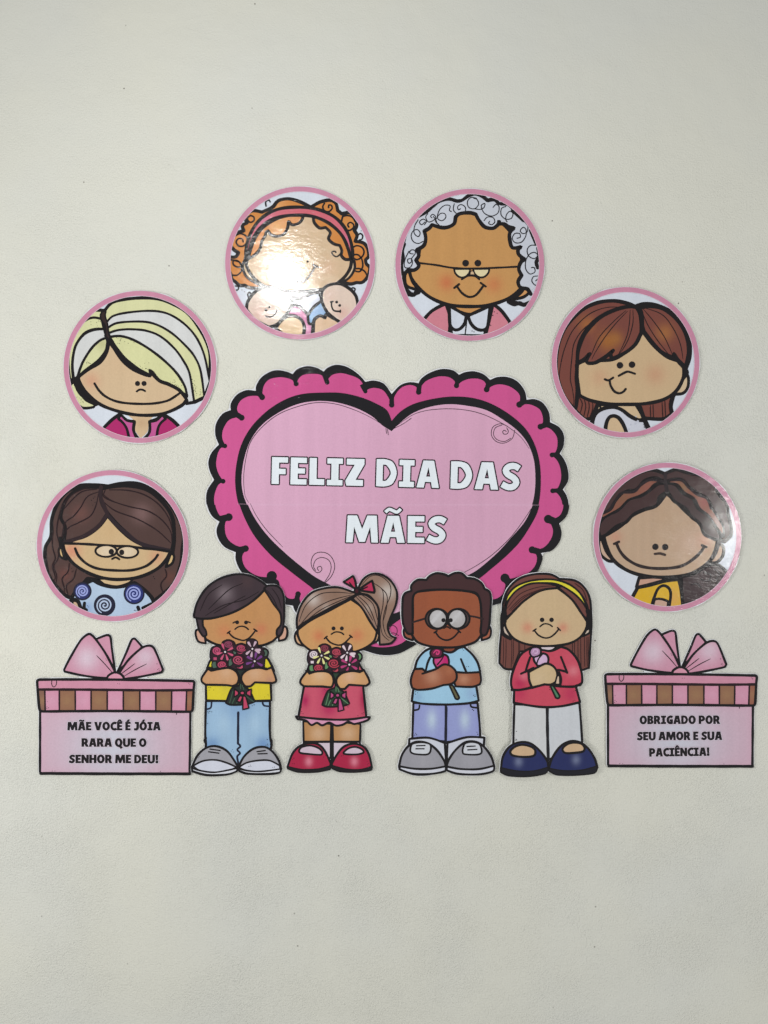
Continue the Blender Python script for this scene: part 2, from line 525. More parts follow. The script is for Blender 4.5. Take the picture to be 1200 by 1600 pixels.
# ------------------------------------------------------------------ the wall
def wall_material():
    m = bpy.data.materials.new('painted_plaster'); t = nt(m); L = t.links
    out = N(t, 'ShaderNodeOutputMaterial'); b = N(t, 'ShaderNodeBsdfPrincipled'); L.new(b.outputs[0], out.inputs[0])
    geo = N(t, 'ShaderNodeNewGeometry'); P = geo.outputs['Position']
    def noise(scale, detail=2, rough=.5, vec=P, dist=0):
        n = N(t, 'ShaderNodeTexNoise'); n.inputs['Scale'].default_value = scale; n.inputs['Detail'].default_value = detail
        n.inputs['Roughness'].default_value = rough; n.inputs['Distortion'].default_value = dist
        L.new(vec, n.inputs['Vector']); return n.outputs[0]
    def rng_(v, a, b_, c, d):
        r = N(t, 'ShaderNodeMapRange'); r.inputs[1].default_value = a; r.inputs[2].default_value = b_; r.inputs[3].default_value = c; r.inputs[4].default_value = d
        L.new(v, r.inputs[0]); return r.outputs[0]
    def math_(op, a, b_):
        o = N(t, 'ShaderNodeMath', operation=op)
        for i, v in enumerate((a, b_)):
            if isinstance(v, (int, float)): o.inputs[i].default_value = v
            else: L.new(v, o.inputs[i])
        return o.outputs[0]
    # paint colour: warm off-white, faint cooler and yellower patches, tiny dark specks
    mix = N(t, 'ShaderNodeMix', data_type='RGBA'); mix.inputs[6].default_value = lin((220, 219, 207))+(1,); mix.inputs[7].default_value = lin((217, 217, 208))+(1,)
    L.new(rng_(noise(3.2, 3), .4, .62, 0, 1), mix.inputs[0])
    vo = N(t, 'ShaderNodeTexVoronoi'); vo.voronoi_dimensions = '2D'; vo.inputs['Scale'].default_value = 15
    xz = N(t, 'ShaderNodeSeparateXYZ'); L.new(P, xz.inputs[0]); cb = N(t, 'ShaderNodeCombineXYZ'); L.new(xz.outputs[0], cb.inputs[0]); L.new(xz.outputs[2], cb.inputs[1]); L.new(cb.outputs[0], vo.inputs['Vector'])
    vc = N(t, 'ShaderNodeSeparateColor'); L.new(vo.outputs['Color'], vc.inputs[0])
    spk = math_('MULTIPLY', rng_(vo.outputs['Distance'], .010, .024, 1, 0), rng_(vc.outputs[0], .87, .90, 0, 1))
    spk = math_('MULTIPLY', spk, vc.outputs[1])
    mix2 = N(t, 'ShaderNodeMix', data_type='RGBA'); mix2.inputs[7].default_value = (.14, .12, .10, 1)
    L.new(mix.outputs[2], mix2.inputs[6]); L.new(spk, mix2.inputs[0]); L.new(mix2.outputs[2], b.inputs['Base Color'])
    b.inputs['Roughness'].default_value = .48; b.inputs['Specular IOR Level'].default_value = .4
    # relief: roller stipple in patches, trowel ridges, odd pits
    patch = rng_(noise(9, 3, .6), .42, .62, .35, 1.0)
    mp0 = N(t, 'ShaderNodeMapping'); mp0.inputs['Rotation'].default_value = (0, R(25), 0); mp0.inputs['Scale'].default_value = (1, 1, 1.9); L.new(P, mp0.inputs[0])
    zs = N(t, 'ShaderNodeSeparateXYZ'); L.new(P, zs.inputs[0])
    low = rng_(zs.outputs[2], .75, .15, .25, 1.0)      # the upper wall was rubbed smoother
    patch = math_('MULTIPLY', rng_(noise(7, 3, .6), .38, .62, .6, 1.0), low)
    fine = math_('MULTIPLY', math_('MULTIPLY', noise(360, 2, .55), .0031), patch)
    tiny = math_('MULTIPLY', noise(520, 2), .0005)
    mp = N(t, 'ShaderNodeMapping'); mp.inputs['Rotation'].default_value = (0, R(12), 0); mp.inputs['Scale'].default_value = (.55, 1, 1.7); L.new(P, mp.inputs[0])
    mid = math_('MULTIPLY', noise(30, 2, .5), .0016)
    slow = math_('MULTIPLY', noise(6, 2), .007)
    ridge = rng_(noise(13, 3, .6, mp.outputs[0], 1.2), .495, .505, 0, 1)
    ridge = math_('MULTIPLY', math_('MULTIPLY', ridge, .00008), rng_(noise(5, 1), .5, .6, 0, 1))
    h = math_('ADD', math_('ADD', fine, tiny), math_('ADD', math_('ADD', mid, slow), ridge))
    bp = N(t, 'ShaderNodeBump'); bp.inputs['Strength'].default_value = .85; bp.inputs['Distance'].default_value = 1
    L.new(h, bp.inputs['Height']); L.new(bp.outputs[0], b.inputs['Normal'])
    return m

def build_wall():
    me = bpy.data.meshes.new('wall')
    nx, nz, w, h = 160, 200, 2.6, 3.0
    from mathutils import noise as mn
    V = []
    for j in range(nz+1):
        for i in range(nx+1):
            x = (i/nx-.5)*w; z = (j/nz-.5)*h
            V.append((x, .0006*mn.noise(Vector((x*3, z*3, 1.7)))+.0003*mn.noise(Vector((x*14, z*14, 4.2))), z))
    F = [[j*(nx+1)+i, j*(nx+1)+i+1, (j+1)*(nx+1)+i+1, (j+1)*(nx+1)+i] for j in range(nz) for i in range(nx)]
    me.from_pydata(V, [], F); me.update()
    for p in me.polygons: p.use_smooth = True
    me.materials.append(wall_material())
    o = bpy.data.objects.new('wall', me); scene.collection.objects.link(o)
    o['kind'] = 'structure'
build_wall()

# ------------------------------------------------------------------ the heart
def heart():
    c = Card((0, 0, 1), 'heart_sign', 'big pink scalloped paper heart with white lettering, in the middle of the wall', 'heart sign',
             standoff=.0016, bend=lambda x, z: .0009*(x*x+z*z)+.0004*np.sin(3*x+1)*z, grid=6)
    OUT = ('612,616! 610,613 600,600 585,595 571,597! 560,585 542,573.5 525,570.5 512,575 506,581! 495,575 480,572.5 465,577 457.5,585! 445,580 427.5,579.5 410,588.8 401,602 400,611! '
           '385,610 370,617.5 361,631 361,641! 348,647 338,662.5 337,680 342.5,695! 331,707.5 326,722.5 328.8,737.5 335,750! 325,765 322.5,780 325,795 332,807.5 342.5,815! 338,828 341,842 351,855 368,862.7! '
           '368,875 375,891 387.5,904 402,914 415,920! 420,932 432,940 444,944 457,946! 462,957 475,968 488,974! 500,988 515,997 535,1002! 548,1010 568,1016 594,1023 620,1021.5 644,1010 662,998! '
           '690,990 705,975! 725,968 745,955 752,948! 768,946 785,940 795,928 800,915! 820,908 835,897 843,884 846.7,871 844,864! 861,860 873,846 876,831.7 872.5,818! 884,806 888,790 885,775 879,765! 887.5,750 886.5,732.5 881,718 874,708.8! '
           '880,697 880.5,680 873,667.5 859,660! 857.5,645 848,630 835,624 822.5,625! 819,610 807.5,596 792.5,589.5 777,589.5 765.5,594! 755,585 740,580.5 726,582 717,586! 707.5,579 690,577 671,583 658,592 654,599! 640,597.5 625,602.5')
    PINK = ('612,633! 606,620 598,610 586,606.5 577,608 571,612! 568,602 560,592 545,586 532,583.5 520,586 513,593 511.5,599! 503,587 490,584.5 475,586 467,592 463,601! 458,595 448,591 435,590 420,594 412,605 410,621! '
            '402,619 388,620 376,627 371,640 378,653! 368,653 357,658 349,672 348,685 353,697! 345,701 340,712 338.5,728 343,742 350,752! 341,759 335.5,775 336,790 341,803 349,810 361,808! 352,815 351,830 356,843 368,852 386,857! '
            '378,868 380,882 388,892 403,900 424,902! 434,907 437,917 442,926 449,934 458,935 466,928! 470,945 480,955 496,962! 506,978 520,988 540,990! 550,1000 570,1007 594,1011 618,1008 634,999 645,985! 670,980 688,968! 715,958 738,948 752,935! 770,936 782,930 787,920 788.6,905! '
            '805,902 822,896 834,884 837,870 831,860! 848,855 859,842 862,828 856,813! 872,806 878,793 876,780 870,771 862,766! 871,762 876,748 875,732.5 870,720 861,711! 867.5,706 870.5,695 869,682 860,671 850,667.5 842,667! '
            '847,662 847.5,652 842.5,640 830,633 820,632 811,633! 812,620 807,612 795,604 780,601 768,604 760,611! 757.5,598 747.5,592.5 733,592.5 721,597 713.5,604! 709,595 700,589.5 685,588.8 668,594.5 659,603 654.5,614! 650,605 640,602 627.5,606 618,617')
    KNOBS = [(571,612,3.2,565,601),(511.5,598,3.5,507,586),(463,600,4,459,588),(410,621,4.6,403,612),(378,653,4.6,364,644),(352,697,3.6,344,696),(349,752,3.8,338,751),(358,808,6,346,811),(384,857,5.2,370,860),(425,900,8,420,912),
             (466,928,4.3,462,944),(788.6,903,7,796,912),(831,859,5.5,842,862),(856,811,6.6,868,816),(863,767,3.8,876,766),(862,711,3.8,872,710),(844,667,4.6,856,663),(811,632.5,4.8,819,627),(760,609,4.4,764,598),(713,603,4,716,590),(654,613,4.2,655,602),(612,633,4.2,612,620)]
    HB = ('612,658! 605,642 590,632 565,621.5 535,614.5 505,613.8 472.5,616 445,625 417.5,642.5 393,667.5 377.5,695 370,725 368,755 372.5,785 384,815 400,842 425,870 455,894.5 480.5,914 496,926 540,955 575,975 598,986! '
          '620,970 650,950 700,928 745,905 765,889.5 790,868 811,846 828,820 838,800 842.5,780 844.5,755 843,725 836,697.5 822.5,672.5 800,651 770,632.5 740,622.5 707.5,620 675,623.8 645,632 625,644')
    HP = ('612,674! 597.5,665 580,650 555,637.5 525,629 495,627 465,632 435,645.5 410,664 392.5,687.5 382.5,715 378,745 380,770 389,794 402,817 420,840 442.5,862 466,882 491,901 516.7,915 560,942 598,964! '
          '640,948 680,925 727,900 746,889 775,864 797,840 817.5,816 829,793 834,775 836,750 833.8,720 825,695 810,675 787.5,657.5 760,641.5 730,634.5 700,632 670,636.5 645,646 625,661')
    SEAM = 788.6
    c.T = (0, 0, 1)
    outer = smooth(parse(OUT, c.T), True)
    c.sil.append((outer, 0))
    def halves(part_name, path, color, **kw):
        poly = smooth(parse(path, c.T), True)
        for up in (True, False):
            q = clip_y(poly, SEAM, up)
            if not up: q = q+np.array([1.3, 0])
            P = sheets[up].sub(part_name) if part_name else sheets[up]
            P.fill(q, color, sil=False, **kw)
    sheets = {True: c.part('upper_sheet', 'upper sheet of glossy paper'), False: c.part('lower_sheet', 'lower sheet of glossy paper')}
    for up in (True, False):
        q = clip_y(outer, SEAM, up)
        if not up: q = q+np.array([.8, 0])
        sheets[up].fill(q, (18, 15, 20), sil=False)
    halves('scalloped_border', PINK, (205, 84, 143), spots=[(400, 730, 200, (214, 96, 156), .5), (600, 600, 240, (196, 74, 132), .5)])
    for x, y, r, bx, by in KNOBS:
        kn = sheets[y < SEAM].sub('scallop_knob')
        kn.ribbon(np.array([[x, y], [(x+bx)/2, (y+by)/2], [bx, by]]), r*1.7, (18, 15, 20), caps=False)
        kn.disc((x, y), r, (18, 15, 20))
    halves('heart_outline', HB, (18, 15, 20))
    halves('heart_field', HP, (216, 166, 192), spots=[(500, 700, 220, (220, 173, 200), .6), (700, 800, 200, (205, 156, 182), .5)], edge=((222, 178, 204), 3, .5))
    c.T = (0, 0, 1); c.part('seam').line('371,787.5 450,788.4 612,788.9 740,788.8 843,789.2', .4, (219, 176, 200), taper=.3)
    kl = (50, 30, 42)
    c.T = (310, 560, 4)
    c.part('scroll_line').line('1165,425 1080,372 980,325 860,287 740,278 620,303 500,352 400,430 330,520 300,620 285,740 292,850 315,902', 1.0, kl, taper=.5)
    c.part('scroll_line').line('325,905 365,985 430,1075 530,1180', .9, kl, taper=.6)
    c.part('scroll_line').line('1172,440 1176,470', .9, kl); c.part('scroll_line').line('1182,445 1187,478', .9, kl)
    c.T = (600, 560, 4)
    c.part('scroll_line').line('70,430 130,385 200,345 300,322 450,318 600,345 750,415 850,490 905,565', .9, kl, taper=.5)
    c.part('scroll_line').line('60,440 120,410 170,375', .8, kl)
    c.part('scroll_line').line('765,435 775,455 768,472 748,474 740,460 750,450 762,458', 1, kl)
    c.part('scroll_line').line('815,450 800,500 750,530 700,520 670,480 680,430 725,410 770,425', .9, kl)
    c.part('scroll_line').line('790,500 750,520 705,508 683,475 695,435 735,418', .9, kl)
    c.T = (600, 780, 3.871)
    c.part('scroll_line').line('468,450 560,400 660,330 760,235 830,145 890,55', .9, kl, taper=.4)
    c.T = (310, 780, 3.871)
    c.part('scroll_line').line('770,502 805,465 825,410 812,360 780,328 735,320 700,335 683,375 690,415 715,442 738,438 748,420 738,405 720,415 728,432', .95, kl)
    c.part('scroll_line').line('762,503 795,450 803,400 785,365 745,352 710,368 697,405 710,430', .9, kl)
    c.T = (440, 880, 4.705)
    c.part('scroll_line').line('790,480 815,455 845,475 848,510 825,540 800,530 820,510 860,530', .8, kl)
    c.part('scroll_line').line('790,500 800,545 830,548', .8, kl)
    c.T = (0, 0, 1)
    wh = (230, 237, 243); ol = (22, 8, 16)
    lettering(c, 'FELIZ', 424.6, 756.2, 568.8, 759.4, 42, wh, ol, 1.9, name='letter')
    lettering(c, 'DIA', 587.5, 759.6, 685.6, 762.6, 42.2, wh, ol, 1.9)
    lettering(c, 'DAS', 703.6, 763.2, 811.2, 766.2, 42.2, wh, ol, 1.9)
    lettering(c, 'MÃES', 540.8, 847.2, 696.4, 848.8, 42, wh, ol, 1.9)
    c.finish(outline=c.contour(1.0, res=1.0))
heart()

# ------------------------------------------------------------------ the two gift boxes
def gift(right):
    if right:
        zoom = (935, 970, 4.615)
        fx = lambda x: (x-60)*.9647+45
        fy = lambda y: (y-375)*.978+382
        label = 'paper gift box reading OBRIGADO POR SEU AMOR, right of the children'
    else:
        zoom = (45, 980, 4.615); fx = lambda x: x; fy = lambda y: y
        label = 'paper gift box reading MÃE VOCÊ É JÓIA, left of the children'
    c = Card(zoom, 'gift_box_cutout', label, 'paper gift', 'paper gift boxes at the ends of the row', standoff=.0012,
             bend=lambda x, z: .0010*(x*x)+.0006*z*z*(z < 0), tilt=(0, 0))
    def t(st):
        o = []
        for tok in st.split():
            k = tok.endswith('!'); a, b_ = tok.rstrip('!').split(',')
            o.append(f'{fx(float(a)):.1f},{fy(float(b_)):.1f}'+('!' if k else ''))
        return ' '.join(o)
    pk = (204, 146, 168)
    b = c.part('box_front')
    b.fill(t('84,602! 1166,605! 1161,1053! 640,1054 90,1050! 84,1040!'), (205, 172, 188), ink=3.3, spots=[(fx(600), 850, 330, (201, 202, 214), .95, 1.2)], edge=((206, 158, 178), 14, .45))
    b.ribbon(smooth(parse(t('90,1052! 640,1056 1162,1055!'), c.T), False), 3.9)
    w = c.part('ribbon_bow')
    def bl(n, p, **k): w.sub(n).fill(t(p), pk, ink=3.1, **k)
    bl('bow_tail', '478,90! 560,58 588,70 600,160 622,318! 560,200')
    bl('bow_tail', '640,322! 700,190 742,92 765,84 818,142! 730,235')
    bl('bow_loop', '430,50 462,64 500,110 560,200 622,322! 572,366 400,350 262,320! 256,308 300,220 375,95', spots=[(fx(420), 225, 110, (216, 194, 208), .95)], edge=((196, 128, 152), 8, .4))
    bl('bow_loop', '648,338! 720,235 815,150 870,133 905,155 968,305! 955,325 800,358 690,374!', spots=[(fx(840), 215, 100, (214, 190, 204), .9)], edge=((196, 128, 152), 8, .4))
    for p in ('490,205 545,262 600,325', '765,262 705,308 665,338', '850,265 770,305 685,355'): w.sub('crease_line').line(t(p), 1.2, taper=.5)
    w.sub('bow_knot').fill(t('560,382! 572,352 600,332 625,326 652,332 678,352 692,384!'), (214, 150, 170), ink=3.1)
    l = c.part('box_lid')
    l.fill(t('84,377 600,378 1176,387 1191,392 1194,406 1190,440 1183,580 1180,598 1166,608 600,604 108,606 88,602 80,588 74,540 64,405 66,384'), (205, 142, 164), ink=0)
    xs = [(76, 76), (118, 121), (222, 222), (336, 337), (450, 450), (566, 566), (682, 682), (801, 801), (916, 916), (1031, 1029), (1139, 1134), (1183, 1174)]
    for i in range(11):
        a, b_ = xs[i], xs[i+1]
        col = (146, 104, 80) if i % 2 == 0 else (208, 146, 170)
        if i == 10: col = (150, 92, 76)
        if i == 0: col = (128, 92, 80)
        m = (a[0]+b_[0])/2
        st = l.sub('brown_stripe' if i % 2 == 0 else 'pink_stripe')
        st.fill(t(f'{a[0]},456! {b_[0]},456! {b_[1]},602! {a[1]},602!'), col, sil=False,
                spots=[(fx(m), fy(530), 50, (160, 124, 88) if i % 2 == 0 else (212, 160, 182), .55)], edge=((190, 132, 150) if i % 2 else (134, 92, 72), 3, .3))
    lo = l.sub('lid_outline')
    for i in range(1, 11):
        a = xs[i]; lo.line(t(f'{a[0]},452 {a[1]},604'), 2.2, (34, 14, 20), caps=False)
    lo.line(t('70,448 400,450 900,455 1188,452'), 3.4, (34, 14, 20))
    poly = smooth(parse(t('84,377 600,378 1176,387 1191,392 1194,406 1190,440 1183,580 1180,598 1166,608 600,604 108,606 88,602 80,588 74,540 64,405 66,384'), c.T), True)
    lo.loop(poly, 3.5); c.sil.append((poly, 1.7))
    lo.line(t('168,388 168,412 180,430 195,422 202,405 202,388'), 1.0)
    d = c.part('speckle_dots')
    d.dots(t('556,228 562,238 925,265 938,298 930,305 941,310 640,406 655,408 1155,404 1163,411 137,535 135,572 133,585 147,580 172,1035 192,1035 950,1038 1065,625'), .6)
    d.line(t('1065,618 1065,628'), .8)
    zz = c.T; c.T = (0, 0, 1)
    hal = (213, 200, 212)
    if not right:
        rows = [('MÃE VOCÊ É JÓIA', 106.0, 250.8, 1140.7, 1140.7), ('RARA QUE O', 128.0, 228.8, 1166.2, 1166.4), ('SENHOR ME DEU!', 108.4, 247.4, 1191.7, 1192)]
    else:
        rows = [('OBRIGADO POR', 999.4, 1124.4, 1131, 1130.6), ('SEU AMOR E SUA', 995.4, 1127.6, 1156.2, 1155.6), ('PACIÊNCIA!', 1014.4, 1108, 1181.6, 1180.4)]
    for tx, xa, xb, ya, yb in rows: lettering(c, tx, xa, ya, xb, yb, 12.6, (20, 14, 18), hal, 1.5, space=9, word=38, bold=.75)
    c.T = zz
    c.finish(margin=1.0)
gift(False); gift(True)
# ------------------------------------------------------------------ the six round portraits
RING = (200, 136, 161)
DG = 'round portrait discs arched over the heart'
def disc_card(zoom, cx, cy, rx, ry, seed, label, **kw):
    x0, y0, k = zoom
    px, py, prx, pry = x0+cx/k, y0+cy/k, rx/k, ry/k
    c = Card(zoom, 'round_portrait_cutout', label, 'paper disc', DG, clip=(px, py, prx-6, pry-6), **kw)
    c.geom = (px, py, prx, pry, seed)
    b = c.part('picture_ground')
    t = np.linspace(0, 2*math.pi, 90, endpoint=False)
    b.fill(np.stack([px+np.cos(t)*(prx-5), py+np.sin(t)*(pry-5)], 1), (212, 218, 228), sil=False)
    return c
def disc_done(c):
    px, py, prx, pry, seed = c.geom
    rg = random.Random(seed)
    n = 110; t = np.linspace(0, 2*math.pi, n, endpoint=False)
    # printed ring: true circles; the scissor line wobbles, so the white edge is uneven
    r_in = 8.8; r_out = 1.3
    ring = c.part('pink_border_ring')
    A = np.stack([px+np.cos(t)*(prx-r_in), py+np.sin(t)*(pry-r_in)], 1)
    B = np.stack([px+np.cos(t)*(prx-r_out), py+np.sin(t)*(pry-r_out)], 1)
    M = (A+B)/2
    V = np.vstack([A, M, B]); F = []
    for k in (0, 1):
        F += [[k*n+i, k*n+(i+1) % n, (k+1)*n+(i+1) % n, (k+1)*n+i] for i in range(n)]
    ring._add(V, F, lin(RING))
    W = np.vstack([A, np.stack([px+np.cos(t)*(prx-r_in-.6), py+np.sin(t)*(pry-r_in-.6)], 1)])
    ring._add(W, [[i, (i+1) % n, n+(i+1) % n, n+i] for i in range(n)], lin((224, 206, 216)))
    ph = [rg.uniform(0, 6.28) for _ in range(5)]
    m = 180; t = np.linspace(0, 2*math.pi, m, endpoint=False)
    wob = sum(.28*np.sin(k*t+p) for k, p in zip((3, 7, 11, 17, 23), ph))
    c.finish(outline=np.stack([px+np.cos(t)*(prx-.4+wob*.8), py+np.sin(t)*(pry-.4+wob*.8)], 1))

def eye(f, x, y, r, ry=None): f.sub('eye').dot(x, y, r, (24, 18, 20), ry=ry)

# --- red-haired mother with twin babies
def redhead():
    c = disc_card((340, 280, 4.615), 595, 605, 545, 556, 1,
        'disc of red-curled mother with pink headband holding two babies, lamp glare on her face',
        standoff=.0022, bend=lambda x, z: -.0002*(x*x+z*z)-.0003*x*z, mat=PRINT_RIPPLED)
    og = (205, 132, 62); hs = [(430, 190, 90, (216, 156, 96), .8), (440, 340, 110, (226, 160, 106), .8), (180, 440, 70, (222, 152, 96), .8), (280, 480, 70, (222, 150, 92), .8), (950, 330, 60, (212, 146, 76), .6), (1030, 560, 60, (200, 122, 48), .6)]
    h = c.part('curly_hair')
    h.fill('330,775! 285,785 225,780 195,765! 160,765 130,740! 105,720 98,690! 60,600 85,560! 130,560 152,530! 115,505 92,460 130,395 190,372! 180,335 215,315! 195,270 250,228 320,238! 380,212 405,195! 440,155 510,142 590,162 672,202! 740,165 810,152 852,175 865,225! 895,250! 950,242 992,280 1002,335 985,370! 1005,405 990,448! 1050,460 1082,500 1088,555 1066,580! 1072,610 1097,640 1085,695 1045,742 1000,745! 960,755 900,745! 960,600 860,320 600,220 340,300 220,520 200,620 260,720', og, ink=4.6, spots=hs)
    b = c.part('sleeve_and_blanket')
    b.fill('500,815! 640,815 745,800! 790,900 700,960 650,985! 600,930 540,885 500,900', (214, 220, 232), ink=0)
    b.line('545,850 590,862 635,845 680,822 750,812', 4.4, (60, 55, 58))
    fa = c.part('face')
    ear = c.part('ear'); ear.fill('195,585! 182,620 195,680 235,725 320,772! 260,715 220,650 205,595', (214, 186, 152), ink=3.4)
    ear = c.part('ear'); ear.fill('985,590! 988,640 965,690 930,725 880,748! 930,690 960,640 965,590', (214, 186, 152), ink=3.4)
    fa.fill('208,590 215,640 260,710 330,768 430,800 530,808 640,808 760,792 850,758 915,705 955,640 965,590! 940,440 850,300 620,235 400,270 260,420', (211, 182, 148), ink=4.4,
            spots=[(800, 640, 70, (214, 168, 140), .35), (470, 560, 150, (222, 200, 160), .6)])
    fr = c.part('hair_fringe')
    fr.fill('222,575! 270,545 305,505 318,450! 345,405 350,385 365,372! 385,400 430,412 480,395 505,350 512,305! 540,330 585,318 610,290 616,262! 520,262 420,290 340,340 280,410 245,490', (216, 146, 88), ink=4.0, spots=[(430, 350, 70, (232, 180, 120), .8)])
    fr.fill('690,275! 698,315 735,352 778,348! 812,385 800,430 835,465 880,478! 895,515 892,550 920,578 958,578! 945,490 905,400 840,330 770,285', og, ink=4.0)
    hb = c.part('headband')
    hb.fill('208,605! 205,510 235,400 290,310 370,245 470,210 600,203 720,218 830,265 905,335 950,420 972,520 965,595! 940,500 905,420 850,355 780,305 690,270 590,260 470,268 375,300 305,355 255,430 232,500', (206, 104, 118), ink=4.4, spots=[(330, 300, 80, (216, 130, 156), .9), (700, 240, 160, (204, 92, 104), .5), (930, 440, 60, (206, 108, 140), .7)])
    for p in ('130,408 165,393 205,410 215,445 190,480 155,482 135,455 150,430 178,432 185,452', '240,262 262,275 262,298 240,312 220,300 218,278 240,262', '85,580 120,585 160,600 172,625 150,635 118,620 112,595 130,585 158,598 172,630 170,665 140,692 100,690',
              '770,175 758,200 770,228 800,235 825,212 820,190 802,188 800,205', '900,275 893,310 908,345 945,370 978,350 978,325 955,312 938,328 945,345', '900,270 935,262 970,275 990,305',
              '965,500 1000,480 1040,492 1055,525 1040,560 1005,580 978,565 985,545 1015,548 1040,580 1045,630 1025,665 992,662 988,648 1020,645 1060,665 1080,705'):
        c.part('hair_curl').line(p, 2.2)
    st = c.part('speckle_dots')
    for p in ('350,195 348,165 370,152 380,165', '890,490 890,530 860,558 830,545 825,525 845,520 852,528', '1015,400 1030,392 1045,408 1040,432 1020,440', '222,850 218,828 230,815 242,825', '960,800 972,783 990,790 988,805', '130,770 150,775 150,795 135,800'): c.part('stray_curl').line(p, 2.0)
    st.dots('155,355 175,798 195,812 1034,372', .8)
    fa2 = fa
    m = fa2.sub('mouth'); m.line('572,738 605,745 640,722 670,685 704,628', 2.8, (58, 48, 44)); m.line('690,618 722,634', 2.8, (58, 48, 44))
    eye(fa2, 650, 594, 1.7)
    # babies
    bl = c.part('pink_blanket'); bl.fill('430,1075! 480,985 540,915 560,905 605,930 655,985 685,1050 680,1130! 560,1130', (208, 134, 172), ink=4.0)
    bl = c.part('blue_blanket'); bl.fill('748,878! 690,925 650,985! 660,1040 690,1040! 800,990 830,960! 780,920', (146, 180, 216), ink=3.8)
    hd = c.part('hand'); hd.fill('420,1075! 455,1025 500,990 550,985 600,1010 625,1060 620,1125! 500,1130', (226, 196, 158), ink=4.4)
    hd = c.part('hand'); hd.fill('690,1125! 690,1060 700,1010 740,985 775,1000! 785,975 850,1010 900,1030! 860,1120', (220, 188, 156), ink=4.4)
    def baby(out, spots):
        b_ = c.part('baby_head'); b_.fill(out, (222, 200, 184), ink=4.2, spots=spots); return b_
    b1 = baby('345,778 270,815 220,880 208,940! 270,1010 370,1068! 430,1045 480,990 520,940 535,880 500,815 430,785', [(300, 970, 80, (222, 176, 164), .5)])
    eye(b1, 350, 943, 2.2); eye(b1, 374, 922, 2.0)
    m = b1.sub('mouth'); m.line('352,990 385,992 415,972 428,945', 2.0, (50, 42, 42)); m.line('346,985 362,995', 1.6, (50, 42, 42))
    b2 = baby('880,755 800,765 755,805 748,860 765,915 800,970 850,1010 890,1035! 990,960 1010,900! 995,840 950,790', [(905, 965, 60, (216, 160, 150), .5), (800, 840, 60, (214, 176, 160), .4)])
    b2.line('745,810 735,835 750,855', 2.6)
    eye(b2, 858, 886, 2.3); eye(b2, 880, 910, 2.3)
    m = b2.sub('mouth'); m.line('823,885 822,915 840,948 885,953', 2.2); m.line('814,886 832,882', 2); m.line('885,945 884,960', 2)
    disc_done(c)
redhead()

